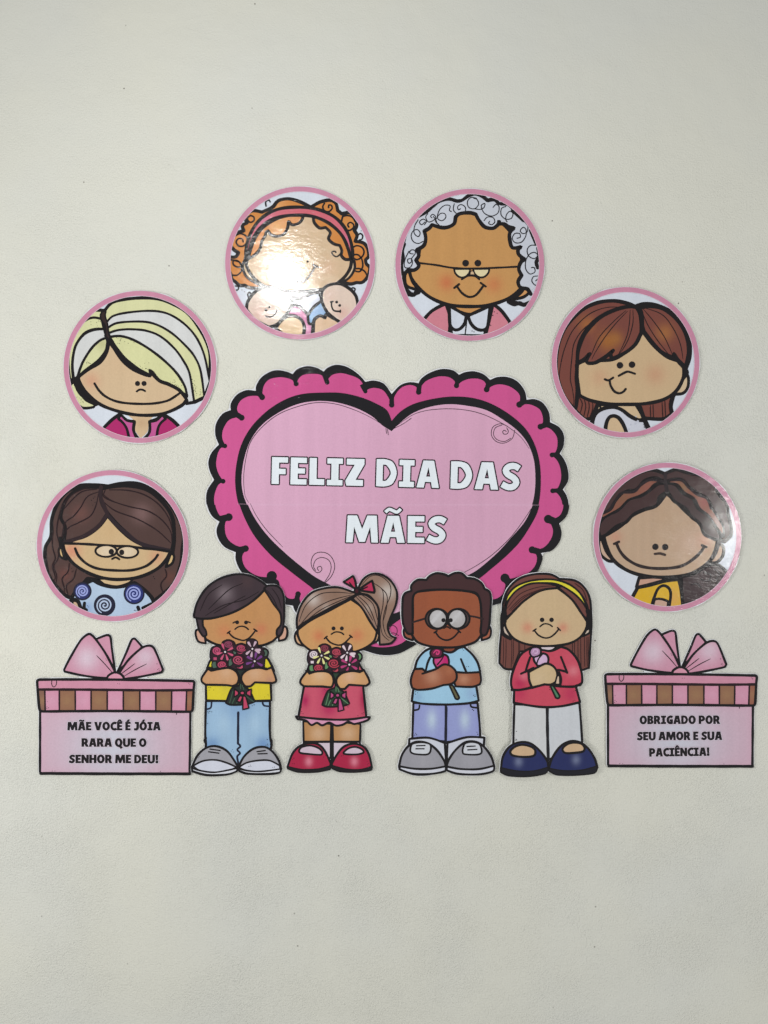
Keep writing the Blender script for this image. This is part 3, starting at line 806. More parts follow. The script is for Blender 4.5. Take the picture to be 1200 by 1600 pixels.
# --- grandmother
def grandma():
    c = disc_card((610, 280, 4.615), 572, 620, 541, 552, 2, 'disc of grey-curled grandmother with brown face and half-moon glasses',
                  standoff=.0014, bend=lambda x, z: .0010*(x*x+z*z)+.0004*x)
    gy = (198, 202, 212)
    h = c.part('grey_curly_hair')
    h.fill('65,820! 40,700 60,560 90,470 110,400 130,330 200,270! 250,225 300,200 350,160 420,145 480,160! 520,155 560,125 610,108 660,125 700,155! 750,150 780,180! 850,185 900,235 960,300! 1020,390 1050,480 1075,560 1075,680 1060,800 1010,890! 960,905 900,890 850,880! 860,860 200,800 170,835 120,830', gy, ink=5, edge=((210, 214, 222), 8, .3))
    ear = c.part('ear'); ear.fill('120,660! 105,700 120,770 205,800! 160,740 135,670', (206, 150, 92), ink=4)
    ear = c.part('ear'); ear.fill('970,770! 1000,810 960,850 880,868! 940,820', (206, 150, 92), ink=4)
    nk = c.part('neck'); nk.fill('400,890! 460,950 560,975 680,940 740,890!', (196, 142, 84), ink=3)
    cg = c.part('pink_cardigan')
    cg.fill('235,1020! 300,950 400,895! 430,1000 425,1130! 250,1130', (206, 128, 142), ink=4.6)
    cg = c.part('pink_cardigan'); cg.fill('860,1030! 800,950 740,900! 715,1000 685,1130! 840,1130', (206, 128, 142), ink=4.6)
    bs = c.part('blouse'); bs.fill('425,915! 440,1130! 680,1130! 715,915! 640,965 560,975 480,950', (212, 217, 227), ink=4.6)
    co = bs.sub('collar'); co.fill('425,912! 430,1050 460,1085 500,1080 535,1040 548,985!', (206, 212, 224), ink=4.4)
    co = bs.sub('collar'); co.fill('720,912! 700,1060 670,1088 620,1080 580,1040 560,985!', (206, 212, 224), ink=4.4)
    bs.line('550,1010 545,1065 538,1122', 1.8)
    fa = c.part('face')
    fa.fill('200,560 140,640! 150,710 210,790 300,860 420,905 560,918 700,910 830,870 920,810 965,740 960,640! 940,560 880,400 700,260 400,250 240,380', (196, 146, 88), ink=4.6,
            spots=[(405, 745, 75, (196, 104, 66), .75), (745, 760, 75, (196, 108, 68), .6)])
    # front curls: hair mass with scalloped inner line
    fr = c.part('hair_curls_front')
    fr.fill('80,560! 105,470 130,380 180,300 270,235 400,165 500,172 600,125 700,170 800,195 900,250 985,340 1045,440 1065,560 1065,700 1020,800 975,790! 935,780 920,740 945,695! 925,650 940,600 968,580! 925,545 920,510 940,490! 880,495 860,440 860,390 890,355! 850,345 820,325 780,325! 740,355 680,345 640,300 615,255! 580,245 530,245 490,255 470,275! 460,320 420,345 370,350 300,330! 280,355 245,375! 255,430 240,480 190,510! 205,550 185,585! 205,625 175,655 130,655! 90,640', gy)
    fr.line('1010,830 990,795! 975,790! 935,780 920,740 945,695! 925,650 940,600 968,580! 925,545 920,510 940,490! 880,495 860,440 860,390 890,355! 850,345 820,325 780,325! 785,295! 780,325! 740,355 680,345 640,300 615,255! 580,245 530,245 490,255 470,275! 460,320 420,345 370,350 300,330! 280,355 245,375! 255,430 240,480 190,510! 205,550 185,585! 205,625 175,655 130,655! 95,690', 5)
    for p in ('440,235 425,225 430,195 395,190 360,215 340,260 345,290 375,300 400,275 390,250 360,250 335,280 325,305 350,330', '270,250 255,275 275,310 315,295 325,270 305,255 290,270 300,280', '310,270 330,300 335,320', '460,180 455,225 490,255 535,240 540,205 510,185 485,200 490,222 505,215',
              '620,140 580,135 555,165 565,205 605,215 635,185 625,150 600,140', '660,215 655,190 680,178 675,205 650,220 600,215', '655,210 680,250 730,268 775,245 782,200 760,185 740,205', '675,300 700,275 740,280 752,310 730,330 708,320 715,305', '830,200 800,215 798,260 830,290 870,285 882,250 860,235 838,255 830,290 840,310',
              '250,310 225,330 210,310 235,290 260,305 245,330', '200,295 175,340 172,390 200,415 215,390 195,365 165,375 150,410 165,450 200,465 235,450', '165,540 140,535 150,512 175,515 178,540 155,570 150,600 130,605 125,580 150,575 160,600 145,635 110,640 100,615 110,570 135,520',
              '990,335 985,380 955,395 935,375 955,350 975,365 975,410 945,455 900,460 878,430 895,395 930,395 935,420 912,428', '1050,480 1010,480 985,510 995,555 1035,575 1060,550 1035,530 1000,545 975,590 975,650 1005,685 1040,670 1035,640 1015,640', '1060,700 1030,705 1018,735 1040,765 1065,760', '1060,722 1045,735'):
        c.part('hair_curl').line(p, 1.35, (30, 28, 34))
    c.part('hair_tuft').line('100,690 95,740 120,800 160,830 205,815', 5); c.part('hair_tuft').line('850,885 890,905 930,895 960,908 1000,890', 5)
    c.part('hair_tuft').line('100,470 85,520 90,570 80,620 85,680', 5); c.part('hair_tuft').line('1010,370 1030,420 1050,470', 5); c.part('hair_tuft').line('1062,500 1072,560 1050,600 1060,640', 5)
    c.part('hair_tuft').line('190,275 260,235 300,200', 5); c.part('hair_tuft').line('880,230 960,300', 5)
    gl = c.part('half_moon_glasses')
    gl.line('205,605 330,620 450,640 590,645 750,640 930,632', 2.5)
    for x in (517, 655):
        l = gl.sub('lens'); l.fill(f'{x-58},648! {x-48},680 {x-18},706 {x+18},706 {x+48},680 {x+58},648!', (222, 208, 166), ink=2.4)
    gl.fill('572,692! 580,665 598,665 610,692! 590,690', (206, 176, 140), ink=1.2, sil=False)
    ns = fa.sub('nose'); ns.line('515,722 550,700 580,695 615,702 640,722', 2.6)
    eye(fa, 542, 606, 5.2); eye(fa, 630, 606, 5.2)
    m = fa.sub('mouth'); m.line('478,770 510,815 545,842 575,850 610,840 640,810 670,768', 2.9); m.line('460,785 495,758', 2.7); m.line('650,748 687,775', 2.7)
    c.part('speckle_dots').dots('748,958 768,968 738,984 716,1052 722,1056 588,1095 602,1101', .8)
    disc_done(c)
grandma()

# --- blonde mother
def blonde():
    c = disc_card((90, 440, 4.615), 596, 616, 555, 553, 3, 'disc of blonde mother with side-swept bob and magenta collar', standoff=.0016,
                  bend=lambda x, z: .0009*(x*x+z*z)-.0003*z)
    ye = (212, 212, 164); wt = (210, 211, 210)
    h = c.part('blonde_hair')
    hb = h.sub('back_lock'); hb.fill('120,720! 150,790 200,840 270,885! 260,905 180,910 130,860 90,760', ye, ink=3.6)
    h.fill('85,720! 60,560 90,420 170,300 270,205! 340,210! 400,150 520,125 680,120 800,150 920,215 1010,320 1090,480 1100,620 1095,740! 1060,740 1050,840! 990,870! 930,880! 380,420 200,640 130,720', ye, ink=4.4)
    # white streaks, each its own lock
    def lock(p, col, ink=3.4, **k): h.sub('lock' if col == ye else 'pale_lock').fill(p, col, ink=ink, **k)
    L1 = '350,300 400,250 500,225 650,212 760,222 850,260 940,330 1010,420 1060,540 1097,720'
    L2 = '362,335 420,302 520,290 640,292 730,318 820,370 900,440 980,530 1030,640 1058,830'
    L3 = '368,372 440,350 540,345 640,355 740,395 830,470 900,560 950,660 985,865'
    L4 = '380,400 460,393 560,430 680,505 790,590 870,680 938,875'
    def band(a, b_): 
        A, B = a.split(), b_.split()
        return ' '.join([A[0]+'!']+A[1:-1]+[A[-1]+'!', B[-1]+'!']+B[-2:0:-1]+[B[0]+'!'])
    lock(band(L1, L2), wt, ink=3.0); lock(band(L2, L3), ye, ink=3.0); lock(band(L3, L4), wt, ink=3.0)
    lock('375,400! 440,393 520,410 620,460 740,545 850,650 915,750 935,830! 880,785 800,735 740,715 680,650! 665,640! 660,680 600,655 520,600 450,520 400,450', (211, 211, 160))
    # left side locks
    lock('320,270! 250,262 180,300 100,420 80,560 90,700! 115,720! 108,600 130,470 190,380 260,345 335,342!', ye)
    lock('335,342! 260,350 190,385 130,470 110,600 120,710! 150,680! 180,590 240,490 300,430 355,405!', wt)
    lock('355,405! 300,430 240,490 180,590 145,690! 230,620 300,570 345,510 362,430!', ye, spots=[(320, 450, 60, (168, 164, 110), .5)])
    fa = c.part('face')
    ear = c.part('ear'); ear.fill('150,740! 150,790 185,830 245,855! 200,810 165,750', (208, 180, 150), ink=3.2)
    nk = c.part('neck'); nk.fill('470,940! 550,1000 560,1070 600,1130! 650,1080 665,1000 740,940!', (206, 178, 142), ink=0, spots=[(610, 1020, 50, (184, 150, 116), .6)])
    bl = c.part('magenta_blouse')
    bl.fill('330,1060! 390,1000 450,955! 500,1000 555,1010! 550,1080 590,1140! 400,1140', (172, 36, 104), ink=4.4)
    co1 = bl; bl = c.part('magenta_blouse'); bl.fill('890,1060! 830,1000 760,955! 720,990 665,1010! 670,1080 620,1140! 800,1140', (172, 36, 104), ink=4.4)
    co = bl.sub('collar'); co.fill('440,990! 460,965 500,1000 555,1010! 548,1070 575,1140! 520,1140! 500,1060 470,1015', (190, 86, 146), ink=3.6)
    co = bl.sub('collar'); co.fill('780,990! 755,965 715,1000 665,1010! 665,1080 630,1140! 715,1140! 725,1060 745,1020', (190, 86, 146), ink=3.6)
    fa.fill('370,430! 400,470 460,560 540,630 620,668 665,680! 680,660! 730,712 800,740 880,785 930,850! 900,890 800,940 700,962 560,960 420,930 300,880 210,800 165,735 150,690! 230,630 310,580 355,510', (208, 181, 146), ink=4.4,
            spots=[(245, 715, 75, (206, 146, 118), .6), (430, 600, 120, (206, 176, 140), .4)])
    br = c.part('parting_line')
    br.fill('310,240! 330,205! 350,215! 345,250 360,300 370,380 385,400! 372,420! 350,390 345,320 315,275', (48, 32, 30), ink=2, sil=False)
    br.line('345,390 362,440 350,500 310,555 260,600 180,660 140,720', 4.2, taper=.3); br.line('380,405 430,490 500,570 580,630 660,672', 4.6, taper=.35)
    br.line('665,640 690,660 730,712 800,742 880,785 935,860', 4.6, taper=.2); br.line('140,700 160,780 210,850 280,885', 5)
    br.line('275,205 335,212', 3)
    eye(fa, 577, 735, 4.0); eye(fa, 624, 735, 4.0)
    fa.sub('nose').line('572,792 590,780 612,780 632,790', 2.6)
    fa.sub('mouth').line('268,735 300,785 350,830 430,865 540,880 680,880 790,860 860,820 890,797', 3.2)
    d = c.part('speckle_dots'); pts = []
    rg = random.Random(5)
    for cx, cy, w, hh, n in ((285, 315, 45, 40, 14), (480, 425, 75, 22, 14), (610, 610, 50, 25, 14), (235, 600, 28, 22, 10), (850, 730, 45, 28, 16), (985, 740, 18, 75, 22), (1020, 800, 25, 30, 7), (175, 860, 45, 30, 12)):
        pts += [f'{cx+rg.uniform(-w, w):.0f},{cy+rg.uniform(-hh, hh):.0f}' for _ in range(n)]
    d.dots(' '.join(pts), .5)
    disc_done(c)
blonde()

# --- brown-fringed mother
def brunette():
    c = disc_card((850, 440, 4.615), 586, 583, 537, 546, 4, 'disc of mother with red-brown fringe and lopsided smile, white lace top', standoff=.0018,
                  bend=lambda x, z: .0009*(x*x+z*z)+.0005*x*z)
    br = (120, 66, 56); gl_ = [(310, 310, 75, (160, 98, 52), .9), (460, 430, 90, (158, 98, 44), .95), (520, 410, 60, (164, 108, 50), .6), (870, 370, 80, (160, 102, 56), .9)]
    h = c.part('brown_hair')
    h.fill('85,640! 90,540 110,430 170,310 270,210 380,155 500,140 600,158 655,180! 720,162 820,175 920,225 1000,320 1045,430 1050,540 1020,630! 930,830! 915,900 925,950! 860,990 720,985! 690,900! 390,880! 350,980! 290,990 200,900 130,800', br, ink=5, spots=gl_)
    nk = c.part('neck'); nk.fill('385,895! 380,960 500,960 600,960 700,985 700,900!', (204, 178, 140), ink=0)
    nk2 = c.part('shoulder'); nk2.fill('400,890! 660,890! 720,990! 600,990 500,900 420,920', (206, 180, 144), ink=3)
    tp = c.part('white_lace_top')
    tp.fill('340,1110! 350,1010 375,950 430,915 500,905 560,925 620,970 680,998 730,1000! 765,1080! 600,1130', (204, 206, 217), ink=5)
    la = tp.sub('lace_pattern'); rg = random.Random(3)
    for _ in range(20):
        x, y = rg.uniform(385, 700), rg.uniform(960, 1080)
        if 430 < x < 600 and y > 940: continue
        la.dot(x, y, rg.uniform(1, 2.2), (190, 193, 206))
    ar = c.part('arm'); ar.fill('440,1130! 445,1040 465,985 500,968 540,985 575,1040 600,1110!', (208, 180, 144), ink=5)
    fa = c.part('face')
    ear = c.part('ear'); ear.fill('1010,650! 1038,690 1035,760 1000,805 935,812! 985,740', (208, 184, 150), ink=4)
    fa.fill('235,600! 240,700 255,820! 330,855 450,880 600,885 740,878 860,850 950,790 1000,700 1005,620! 960,570! 880,540 780,450 710,360! 640,460 500,560 300,570', (203, 174, 136), ink=4.6,
            spots=[(400, 690, 80, (198, 148, 116), .5), (800, 670, 90, (196, 142, 112), .6)])
    fr = c.part('fringe')
    fr.fill('240,590! 245,500 270,410 330,320 430,240 560,190 660,180! 690,230 700,300 700,370! 660,450 590,510 500,555! 485,545 480,520! 500,495! 440,545 370,585 320,590! 305,570 330,520! 290,560 240,585!', br, ink=5, spots=gl_)
    fr.fill('690,190! 760,180 860,200 950,270 1020,380 1040,500 1020,620! 960,560! 935,520! 930,550! 850,510 780,440 720,360! 700,280', br, ink=5, spots=gl_)
    for p in ('560,185 440,190 320,240 210,350 150,480 120,600 110,700 130,790', '570,195 440,250 300,330 220,440 200,560 190,700 205,780 215,860 205,930', '590,210 500,290 400,400 340,530', '600,215 520,300 440,400 370,510 345,560', '620,205 615,300 595,400 540,520', '640,205 640,300 610,410 560,500 520,535',
              '700,200 740,300 800,400 860,480 910,540', '710,195 790,290 860,390 900,470 925,530', '720,190 850,240 930,340 980,450 1000,560', '250,830 275,880 260,950', '290,850 300,900 285,975', '320,855 325,910 310,980', '350,870 350,920 330,975', '765,890 768,985', '785,885 788,985', '850,870 855,980', '870,860 875,975'):
        c.part('hair_strand').line(p, 1.3, (36, 14, 16), taper=.5)
    c.part('hair_line').line('240,600 235,700 240,800 230,900 215,940', 6); c.part('hair_line').line('1020,630 1030,660 1000,700', 4.5); c.part('hair_line').line('640,180 690,200 705,280 705,370', 6.5); c.part('hair_line').line('385,890 350,980 345,1030', 5.5); c.part('hair_line').line('690,905 715,980 755,1075', 5.5); c.part('hair_line').line('1015,640 1000,700 970,760', 3)
    c.part('hair_line').line('600,185 480,215 380,280 300,370 255,470 235,590', 5.0, taper=.4); c.part('hair_line').line('925,830 910,890 920,960', 4.6)
    eye(fa, 547, 604, 5.1); eye(fa, 634, 599, 5.1)
    fa.sub('nose').line('538,680 575,660 605,650 655,665', 2.9)
    m = fa.sub('mouth'); m.line('472,710 480,750 505,790 540,805 570,795 588,775', 3.1); m.line('438,705 465,712 498,693', 2.9)
    c.part('speckle_dots').dots('718,1030 720,1042 722,1052', .8)
    disc_done(c)
brunette()

# --- dark-haired mother with glasses and swirl dress
def glasses():
    c = disc_card((50, 720, 4.615), 584, 612, 552, 549, 5, 'disc of long dark-haired mother with oval glasses and blue swirl dress', standoff=.0016,
                  bend=lambda x, z: .0009*(x*x+z*z)+.0003*x)
    dk = (78, 56, 52); sp = [(350, 380, 80, (108, 72, 66), .8), (790, 380, 90, (120, 92, 90), .9), (640, 260, 120, (84, 62, 56), .6), (240, 820, 60, (108, 66, 60), .8), (1000, 840, 60, (100, 62, 54), .8), (140, 640, 60, (92, 68, 62), .6)]
    h = c.part('long_dark_hair')
    h.fill('95,700! 100,620 140,540 145,420 190,300 260,220 350,180 450,175 550,185! 640,165 760,165 850,200 980,300 1060,420 1095,540 1085,640 1070,760 1010,900 880,1010! 820,950 740,890! 400,850! 330,930 285,990! 230,960 130,840', dk, ink=5, spots=sp)
    ear = c.part('ear'); ear.fill('215,610! 195,640 205,690 250,712! 235,660', (208, 178, 126), ink=3.4)
    ear = c.part('ear'); ear.fill('1005,660! 1025,690 1010,740 965,765! 990,700', (208, 178, 126), ink=3.4)
    dr = c.part('blue_dress')
    nk = c.part('neck'); nk.fill('470,850! 540,900 620,905 700,880 730,850!', (206, 178, 136), ink=3)
    dr.fill('270,1040! 310,950 380,890 440,860! 500,890 600,910 700,895 740,880! 800,920 860,980 880,1020! 760,1130 400,1130', (176, 196, 219), ink=5, spots=[(400, 1060, 60, (120, 150, 200), .6), (560, 930, 100, (184, 204, 224), .6)])
    ar = c.part('arm'); ar.fill('280,1060! 300,1000 330,1010 355,1060! 340,1100', (200, 168, 140), ink=4)
    c.part('sleeve_line').line('290,1000 330,1010 350,1050 365,1075', 5); c.part('sleeve_line').line('380,1025 378,1060 395,1075', 4); c.part('sleeve_line').line('765,1055 775,1080', 4.5); c.part('sleeve_line').line('860,1030 800,1060', 4)
    def swirl(x, y, r, light, dark):
        s_ = dr.sub('swirl'); s_.dot(x, y, r/4.615, (26, 26, 46)); s_.dot(x, y, (r-11)/4.615, dark)
        P = [(x+(r-20)*(1-u)**.9*math.cos(2.6*2*math.pi*u+2), y+(r-20)*(1-u)**.9*math.sin(2.6*2*math.pi*u+2)) for u in np.linspace(0, .96, 60)]
        s_.line(np.array([(50+a/4.615, 720+b_/4.615) for a, b_ in P]), 2.1, light, taper=.4)
    swirl(365, 940, 66, (150, 160, 215), (34, 42, 96)); swirl(525, 1040, 78, (178, 194, 220), (26, 26, 50)); swirl(737, 958, 76, (156, 166, 220), (36, 46, 110))
    fa = c.part('face')
    fa.fill('225,600! 240,660 300,740 400,805 520,845 640,855 780,835 900,780 970,710 1000,650! 900,630 760,590 640,500 545,395! 480,480 370,550 240,580', (203, 174, 132), ink=4.4,
            spots=[(290, 650, 75, (208, 128, 106), .75), (900, 690, 70, (206, 140, 110), .6), (560, 500, 100, (200, 166, 122), .5)])
    fr = c.part('hair_fringe')
    fr.fill('230,590! 240,480 210,400 250,280 350,200 500,190! 500,260 545,380! 480,470 370,545 235,585!', dk, ink=4.6, spots=sp)
    fr.fill('500,200! 560,190 700,180 850,220 960,320 1015,420 1025,560 1010,650! 900,628 780,598 680,520 600,440 545,380! 500,290', dk, ink=5, spots=sp)
    for p in ('400,195 300,240 220,330 190,430 180,520 200,600 190,700 160,760 180,830 170,900', '480,225 400,260 350,340 300,400 240,450 215,560', '480,240 460,330 420,400 330,450 270,480 215,540', '470,205 350,230 230,350', '150,520 150,620 170,700 150,760 170,840 155,870', '270,740 260,800 220,850 235,920 230,960', '320,780 300,850 250,900 260,960',
              '510,240 580,290 700,330 830,360 930,420 1000,510 1010,600', '500,280 600,360 760,420 900,500 1000,590', '560,210 700,215 820,250 920,320 990,420 1020,540', '960,780 970,830 930,890 950,960', '530,210 520,260 600,300'):
        c.part('hair_strand').line(p, 1.8, (36, 16, 20), taper=.4)
    c.part('hair_line').line('545,385 600,450 690,530 790,600 1000,648', 6, (40, 28, 34), taper=.2); c.part('hair_line').line('545,385 480,470 370,545 215,595', 6, (44, 28, 32), taper=.2); c.part('hair_line').line('500,190 495,260 545,385', 5, (44, 28, 32)); c.part('hair_line').line('1020,430 1025,560 1015,670', 4.5); c.part('hair_line').line('205,560 215,610 240,700', 5)
    g = c.part('oval_glasses')
    g.line('230,595 330,598 430,603 560,612 700,618 800,630 900,640 1000,655', 3.4)
    for x, y in ((535, 650), (690, 657)):
        l = g.sub('lens'); l.fill(ell(x, y, 76, 42, 18), (214, 190, 156), ink=2.8, spots=[(x, y, 60, (220, 204, 180), .6)])
    eye(fa, 573, 656, 4.2, 4.6); eye(fa, 648, 660, 4.0, 4.4)
    fa.sub('nose').line('578,708 600,697 615,700 630,710', 2.6)
    fa.sub('mouth').line('312,632 340,690 400,745 480,778 600,790 720,788 820,760 880,715 908,678', 3.4)
    c.part('speckle_dots').dots('430,285 445,270 455,300 440,320 455,335 285,775 290,800 265,815 298,795 400,1045 410,1052 395,1065 875,835 885,850 740,1075 750,1080 455,262', .6)
    disc_done(c)
glasses()

# --- wavy-haired mother in yellow
def wavy():
    c = disc_card((915, 710, 4.615), 587, 596, 536, 540, 6, 'disc of wavy dark-haired mother in yellow top, creased sheen on its right side', standoff=.0024,
                  bend=lambda x, z: .0012*(x*x+z*z)+.0006*x+.0006*np.exp(-((x-.55)**2+(z-.2)**2)/.08), mat=PRINT_WARPED)
    dk = (66, 44, 44); rd = (134, 84, 68)
    h = c.part('wavy_dark_hair')
    pony = c.part('hair_behind_shoulder'); pony.fill('690,880! 780,860 880,800 950,795 1020,850! 960,950 880,1020 790,1060 690,1080!', (60, 46, 48), ink=4, spots=[(820, 930, 120, (84, 70, 72), .6)])
    for p in ('850,850 900,870 880,910 830,900', '930,830 960,860 940,900 960,930', '760,940 800,930 830,960'): pony.line(p, 2, (36, 28, 32))
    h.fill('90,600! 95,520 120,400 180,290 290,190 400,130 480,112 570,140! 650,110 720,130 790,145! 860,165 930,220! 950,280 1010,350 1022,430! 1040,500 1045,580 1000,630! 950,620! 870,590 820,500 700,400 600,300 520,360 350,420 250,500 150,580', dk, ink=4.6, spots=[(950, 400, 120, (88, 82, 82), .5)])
    ear = c.part('ear'); ear.fill('100,600! 95,650 110,720 160,765 205,770! 150,700 120,620', (196, 166, 144), ink=4)
    ear = c.part('ear'); ear.fill('960,640! 990,670 985,730 945,775 885,782! 930,720', (198, 170, 148), ink=4)
    sh = c.part('shoulder'); sh.fill('385,890! 365,960! 560,910! 560,880!', (196, 152, 132), ink=4)
    tp = c.part('yellow_top')
    tp.fill('330,1040! 375,960! 450,945 560,915 670,900! 685,960 700,1110! 450,1130', (216, 172, 44), ink=4.6, spots=[(620, 1040, 90, (212, 160, 96), .7), (420, 1010, 80, (214, 170, 30), .6)])
    ar = tp.sub('arm_opening'); ar.fill('470,1110! 490,1040 520,970 560,945 600,965 612,1010 600,1110!', (216, 174, 52), ink=3.8, sil=False)
    ar.fill('480,1110! 495,1050 520,1040 560,1045 595,1060! 590,1110!', (196, 160, 140), ink=3.4, sil=False)
    fa = c.part('face')
    fa.fill('130,590! 150,660 200,760 290,830 400,870 530,885 660,880 780,850 880,780 930,700 950,620! 900,600 860,580! 820,500 730,420 640,330 580,280! 510,370 420,400 340,440 260,510 170,570', (188, 160, 134), ink=4.8,
            spots=[(215, 595, 60, (196, 134, 112), .6), (850, 620, 70, (202, 146, 126), .6), (560, 420, 180, (182, 152, 124), .6), (760, 640, 130, (206, 174, 156), .5)])
    fr = c.part('hair_waves')
    fr.fill('110,600! 95,560 100,500 150,440 230,405 300,330 400,300 460,260 520,215 580,210! 590,270 570,280! 530,310 510,370 430,395 350,430 290,490 220,520 150,580!', dk, ink=4.2)
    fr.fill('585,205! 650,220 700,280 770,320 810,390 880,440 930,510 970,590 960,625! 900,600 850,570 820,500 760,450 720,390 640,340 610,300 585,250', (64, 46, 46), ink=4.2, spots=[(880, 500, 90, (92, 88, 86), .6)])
    wv = fr.sub('light_lock'); wv.fill('112,430! 180,398 220,330 285,268 365,252 425,188 498,168 572,196! 500,215 450,265 390,300 310,330 250,390 180,430 110,470!', rd, ink=3.4, spots=[(440, 240, 50, (140, 84, 74), .7), (270, 320, 60, (124, 90, 66), .6)], sil=False)
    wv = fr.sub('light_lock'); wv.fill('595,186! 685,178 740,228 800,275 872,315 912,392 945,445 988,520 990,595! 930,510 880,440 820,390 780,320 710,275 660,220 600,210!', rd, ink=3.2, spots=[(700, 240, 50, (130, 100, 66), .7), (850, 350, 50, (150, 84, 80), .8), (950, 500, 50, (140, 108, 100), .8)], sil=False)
    c.part('hair_strand').line('110,420 170,400 210,340 260,280 350,270 400,220 470,185 570,200', 3.4, (34, 24, 28)); c.part('hair_strand').line('600,190 690,190 740,240 800,290 870,320 900,390', 3.0, (34, 24, 28)); c.part('hair_strand').line('572,140 575,210 585,270', 4.5, (40, 30, 34))
    eye(fa, 503, 666, 5.0); eye(fa, 573, 668, 5.0)
    fa.sub('nose').line('498,718 535,714 572,724', 3.2, (52, 36, 32))
    m = fa.sub('mouth'); m.line('222,640 250,700 300,755 380,800 480,820 600,820 700,800 780,750 830,700 852,665', 4.0, (40, 28, 28)); m.line('205,645 240,630', 3.4, (40, 28, 28)); m.line('836,655 868,668', 3.4, (40, 28, 28))
    disc_done(c)
wavy()
# ------------------------------------------------------------------ the four children
KG = 'paper children standing in a row below the heart'
def child(zoom, label, **kw):
    return Card(zoom, 'child_cutout', label, 'paper child', KG, grid=3.2, **kw)
def face_bits(c, fa, e1, e2, r, nose, mouth, t1, t2):
    eye(fa, *e1, r); eye(fa, *e2, r)
    fa.sub('nose').line(nose, 1.9)
    m = fa.sub('mouth'); m.line(mouth, 2.1); m.line(t1, 2); m.line(t2, 2)

def bouquet(c, zoom, fx, fy, cols, leaf, blades, bowcol, tailfx=None):
    """flowers, wrapped stems and bow held in front of the chest; the bouquet is printed on the child's card"""
    T0 = c.T; c.T = zoom
    def t(st):
        o = []
        for tok in st.split():
            k = tok.endswith('!'); a, b_ = tok.rstrip('!').split(',')
            o.append(f'{fx(float(a)):.0f},{fy(float(b_)):.0f}'+('!' if k else ''))
        return ' '.join(o)
    B = c.part('bouquet'); K = zoom[2]
    dkc = (44, 24, 34)
    B.fill(t('85,300! 110,220 190,190 275,190! 280,130 370,95 460,130 480,180! 570,150 655,180! 660,110 740,80 820,120 830,210! 930,225 990,270 985,350 940,400! 930,520! 800,560 560,600 420,560 250,560 110,560! 120,440! 85,370'), dkc, ink=1.5)
    st = B.sub('wrapped_stems')
    st.fill(t('490,560! 640,560! 630,700 600,800 700,880! 780,1060! 700,1090 560,1110 400,1110 330,1080! 420,860 540,800 540,690'), blades[0], ink=2.4)
    for p in ('440,900 390,1080', '480,980 430,1090', '560,790 560,860', '585,800 610,870', '640,970 760,1060', '540,960 500,1090'): st.line(t(p), 1.0, blades[1])
    def leaf_(p): B.sub('leaf').fill(t(p), leaf, ink=1.3, sil=False)
    leaf_('905,250! 960,250 985,300 965,350 920,360! 935,300'); leaf_('110,480! 130,440 180,430! 185,500 200,530 130,540'); leaf_('375,400! 430,370! 440,470 400,510 370,500'); leaf_('440,260! 500,290 480,330 445,310')
    def rose(x, y, r, ry, col):
        s_ = B.sub('rose'); x_, y_ = fx(x), fy(y)
        s_.dot(x_, y_, r/K*1.02, (40, 10, 22), ry=ry/K*1.02)
        q = [(x_+(r*.82)*(1-u)*math.cos(4.6*math.pi*u+.6), y_+(ry*.82)*(1-u)*math.sin(4.6*math.pi*u+.6)) for u in np.linspace(0, .93, 46)]
        s_.line(np.array([(zoom[0]+a/K, zoom[1]+b_/K) for a, b_ in q]), 1.75, col, taper=.3)
    def petal(s_, x, y, ang, r0, r1, w, col):
        a = R(ang); ca, sa = math.cos(a), math.sin(a)
        P = [(r0, 0), ((r0+r1)/2, w*.55), (r1-w*.3, w*.6), (r1, 0), (r1-w*.3, -w*.6), ((r0+r1)/2, -w*.55)]
        s_.fill(' '.join(f'{x+px*ca-py*sa:.0f},{y+px*sa+py*ca:.0f}' for px, py in P), col, sil=False)
    def daisy(x, y, angs, r0, r1, w, col, ctr):
        s_ = B.sub('daisy'); x_, y_ = fx(x), fy(y)
        for a in angs: petal(s_, x_, y_, a, r0, r1, w, col)
        s_.dot(x_, y_, 1.5, ctr)
    rose(375, 165, 88, 62, cols[0]); rose(195, 265, 88, 72, cols[1]); rose(572, 225, 92, 62, cols[2])
    s_ = B.sub('petal'); s_.fill(t('140,370! 190,370! 190,410! 140,410!'), cols[1], sil=False)
    s_ = B.sub('petal'); s_.fill(t('510,285! 540,305 600,290! 570,315 530,310'), cols[2], sil=False)
    daisy(320, 285, (-28, 24, 72, 118, 165, 250), 38, 138, 26, cols[3], (232, 224, 226))
    daisy(745, 238, (8, 28, 98, 140, 238, 295), 36, 132, 28, cols[4], (230, 222, 226))
    daisy(780, 430, (-80, -35, 30, 110, 162, 212), 36, 142, 30, cols[5], (232, 226, 224))
    rose(525, 408, 108, 84, cols[6]); rose(275, 482, 92, 66, cols[7])
    s_ = B.sub('petal'); s_.fill(t('480,515! 540,525 590,485! 600,530 560,550 510,535'), cols[8], ink=.6, sil=False)
    bw = c.part('ribbon_bow')
    for n, p in (('bow_tail', '545,970! 590,985 560,1070! 500,1055!'), ('bow_tail', '598,970! 640,985 690,1160! 595,1185!'), ('bow_loop', '465,862! 525,905! 528,945! 462,992!'), ('bow_loop', '728,862! 655,905! 652,945! 722,988!')):
        bw.sub(n).fill(t(p), bowcol, ink=1.9)
    s_ = bw.sub('bow_knot'); s_.fill(t(ell(587, 925, 34, 28, 12)), bowcol, ink=1.6)
    c.T = T0
    return B

def arm(c, p, col, hi, ink=2.9, spots=()):
    a = c.part('arm'); a.fill(p, col, ink=ink, spots=spots, edge=hi); return a

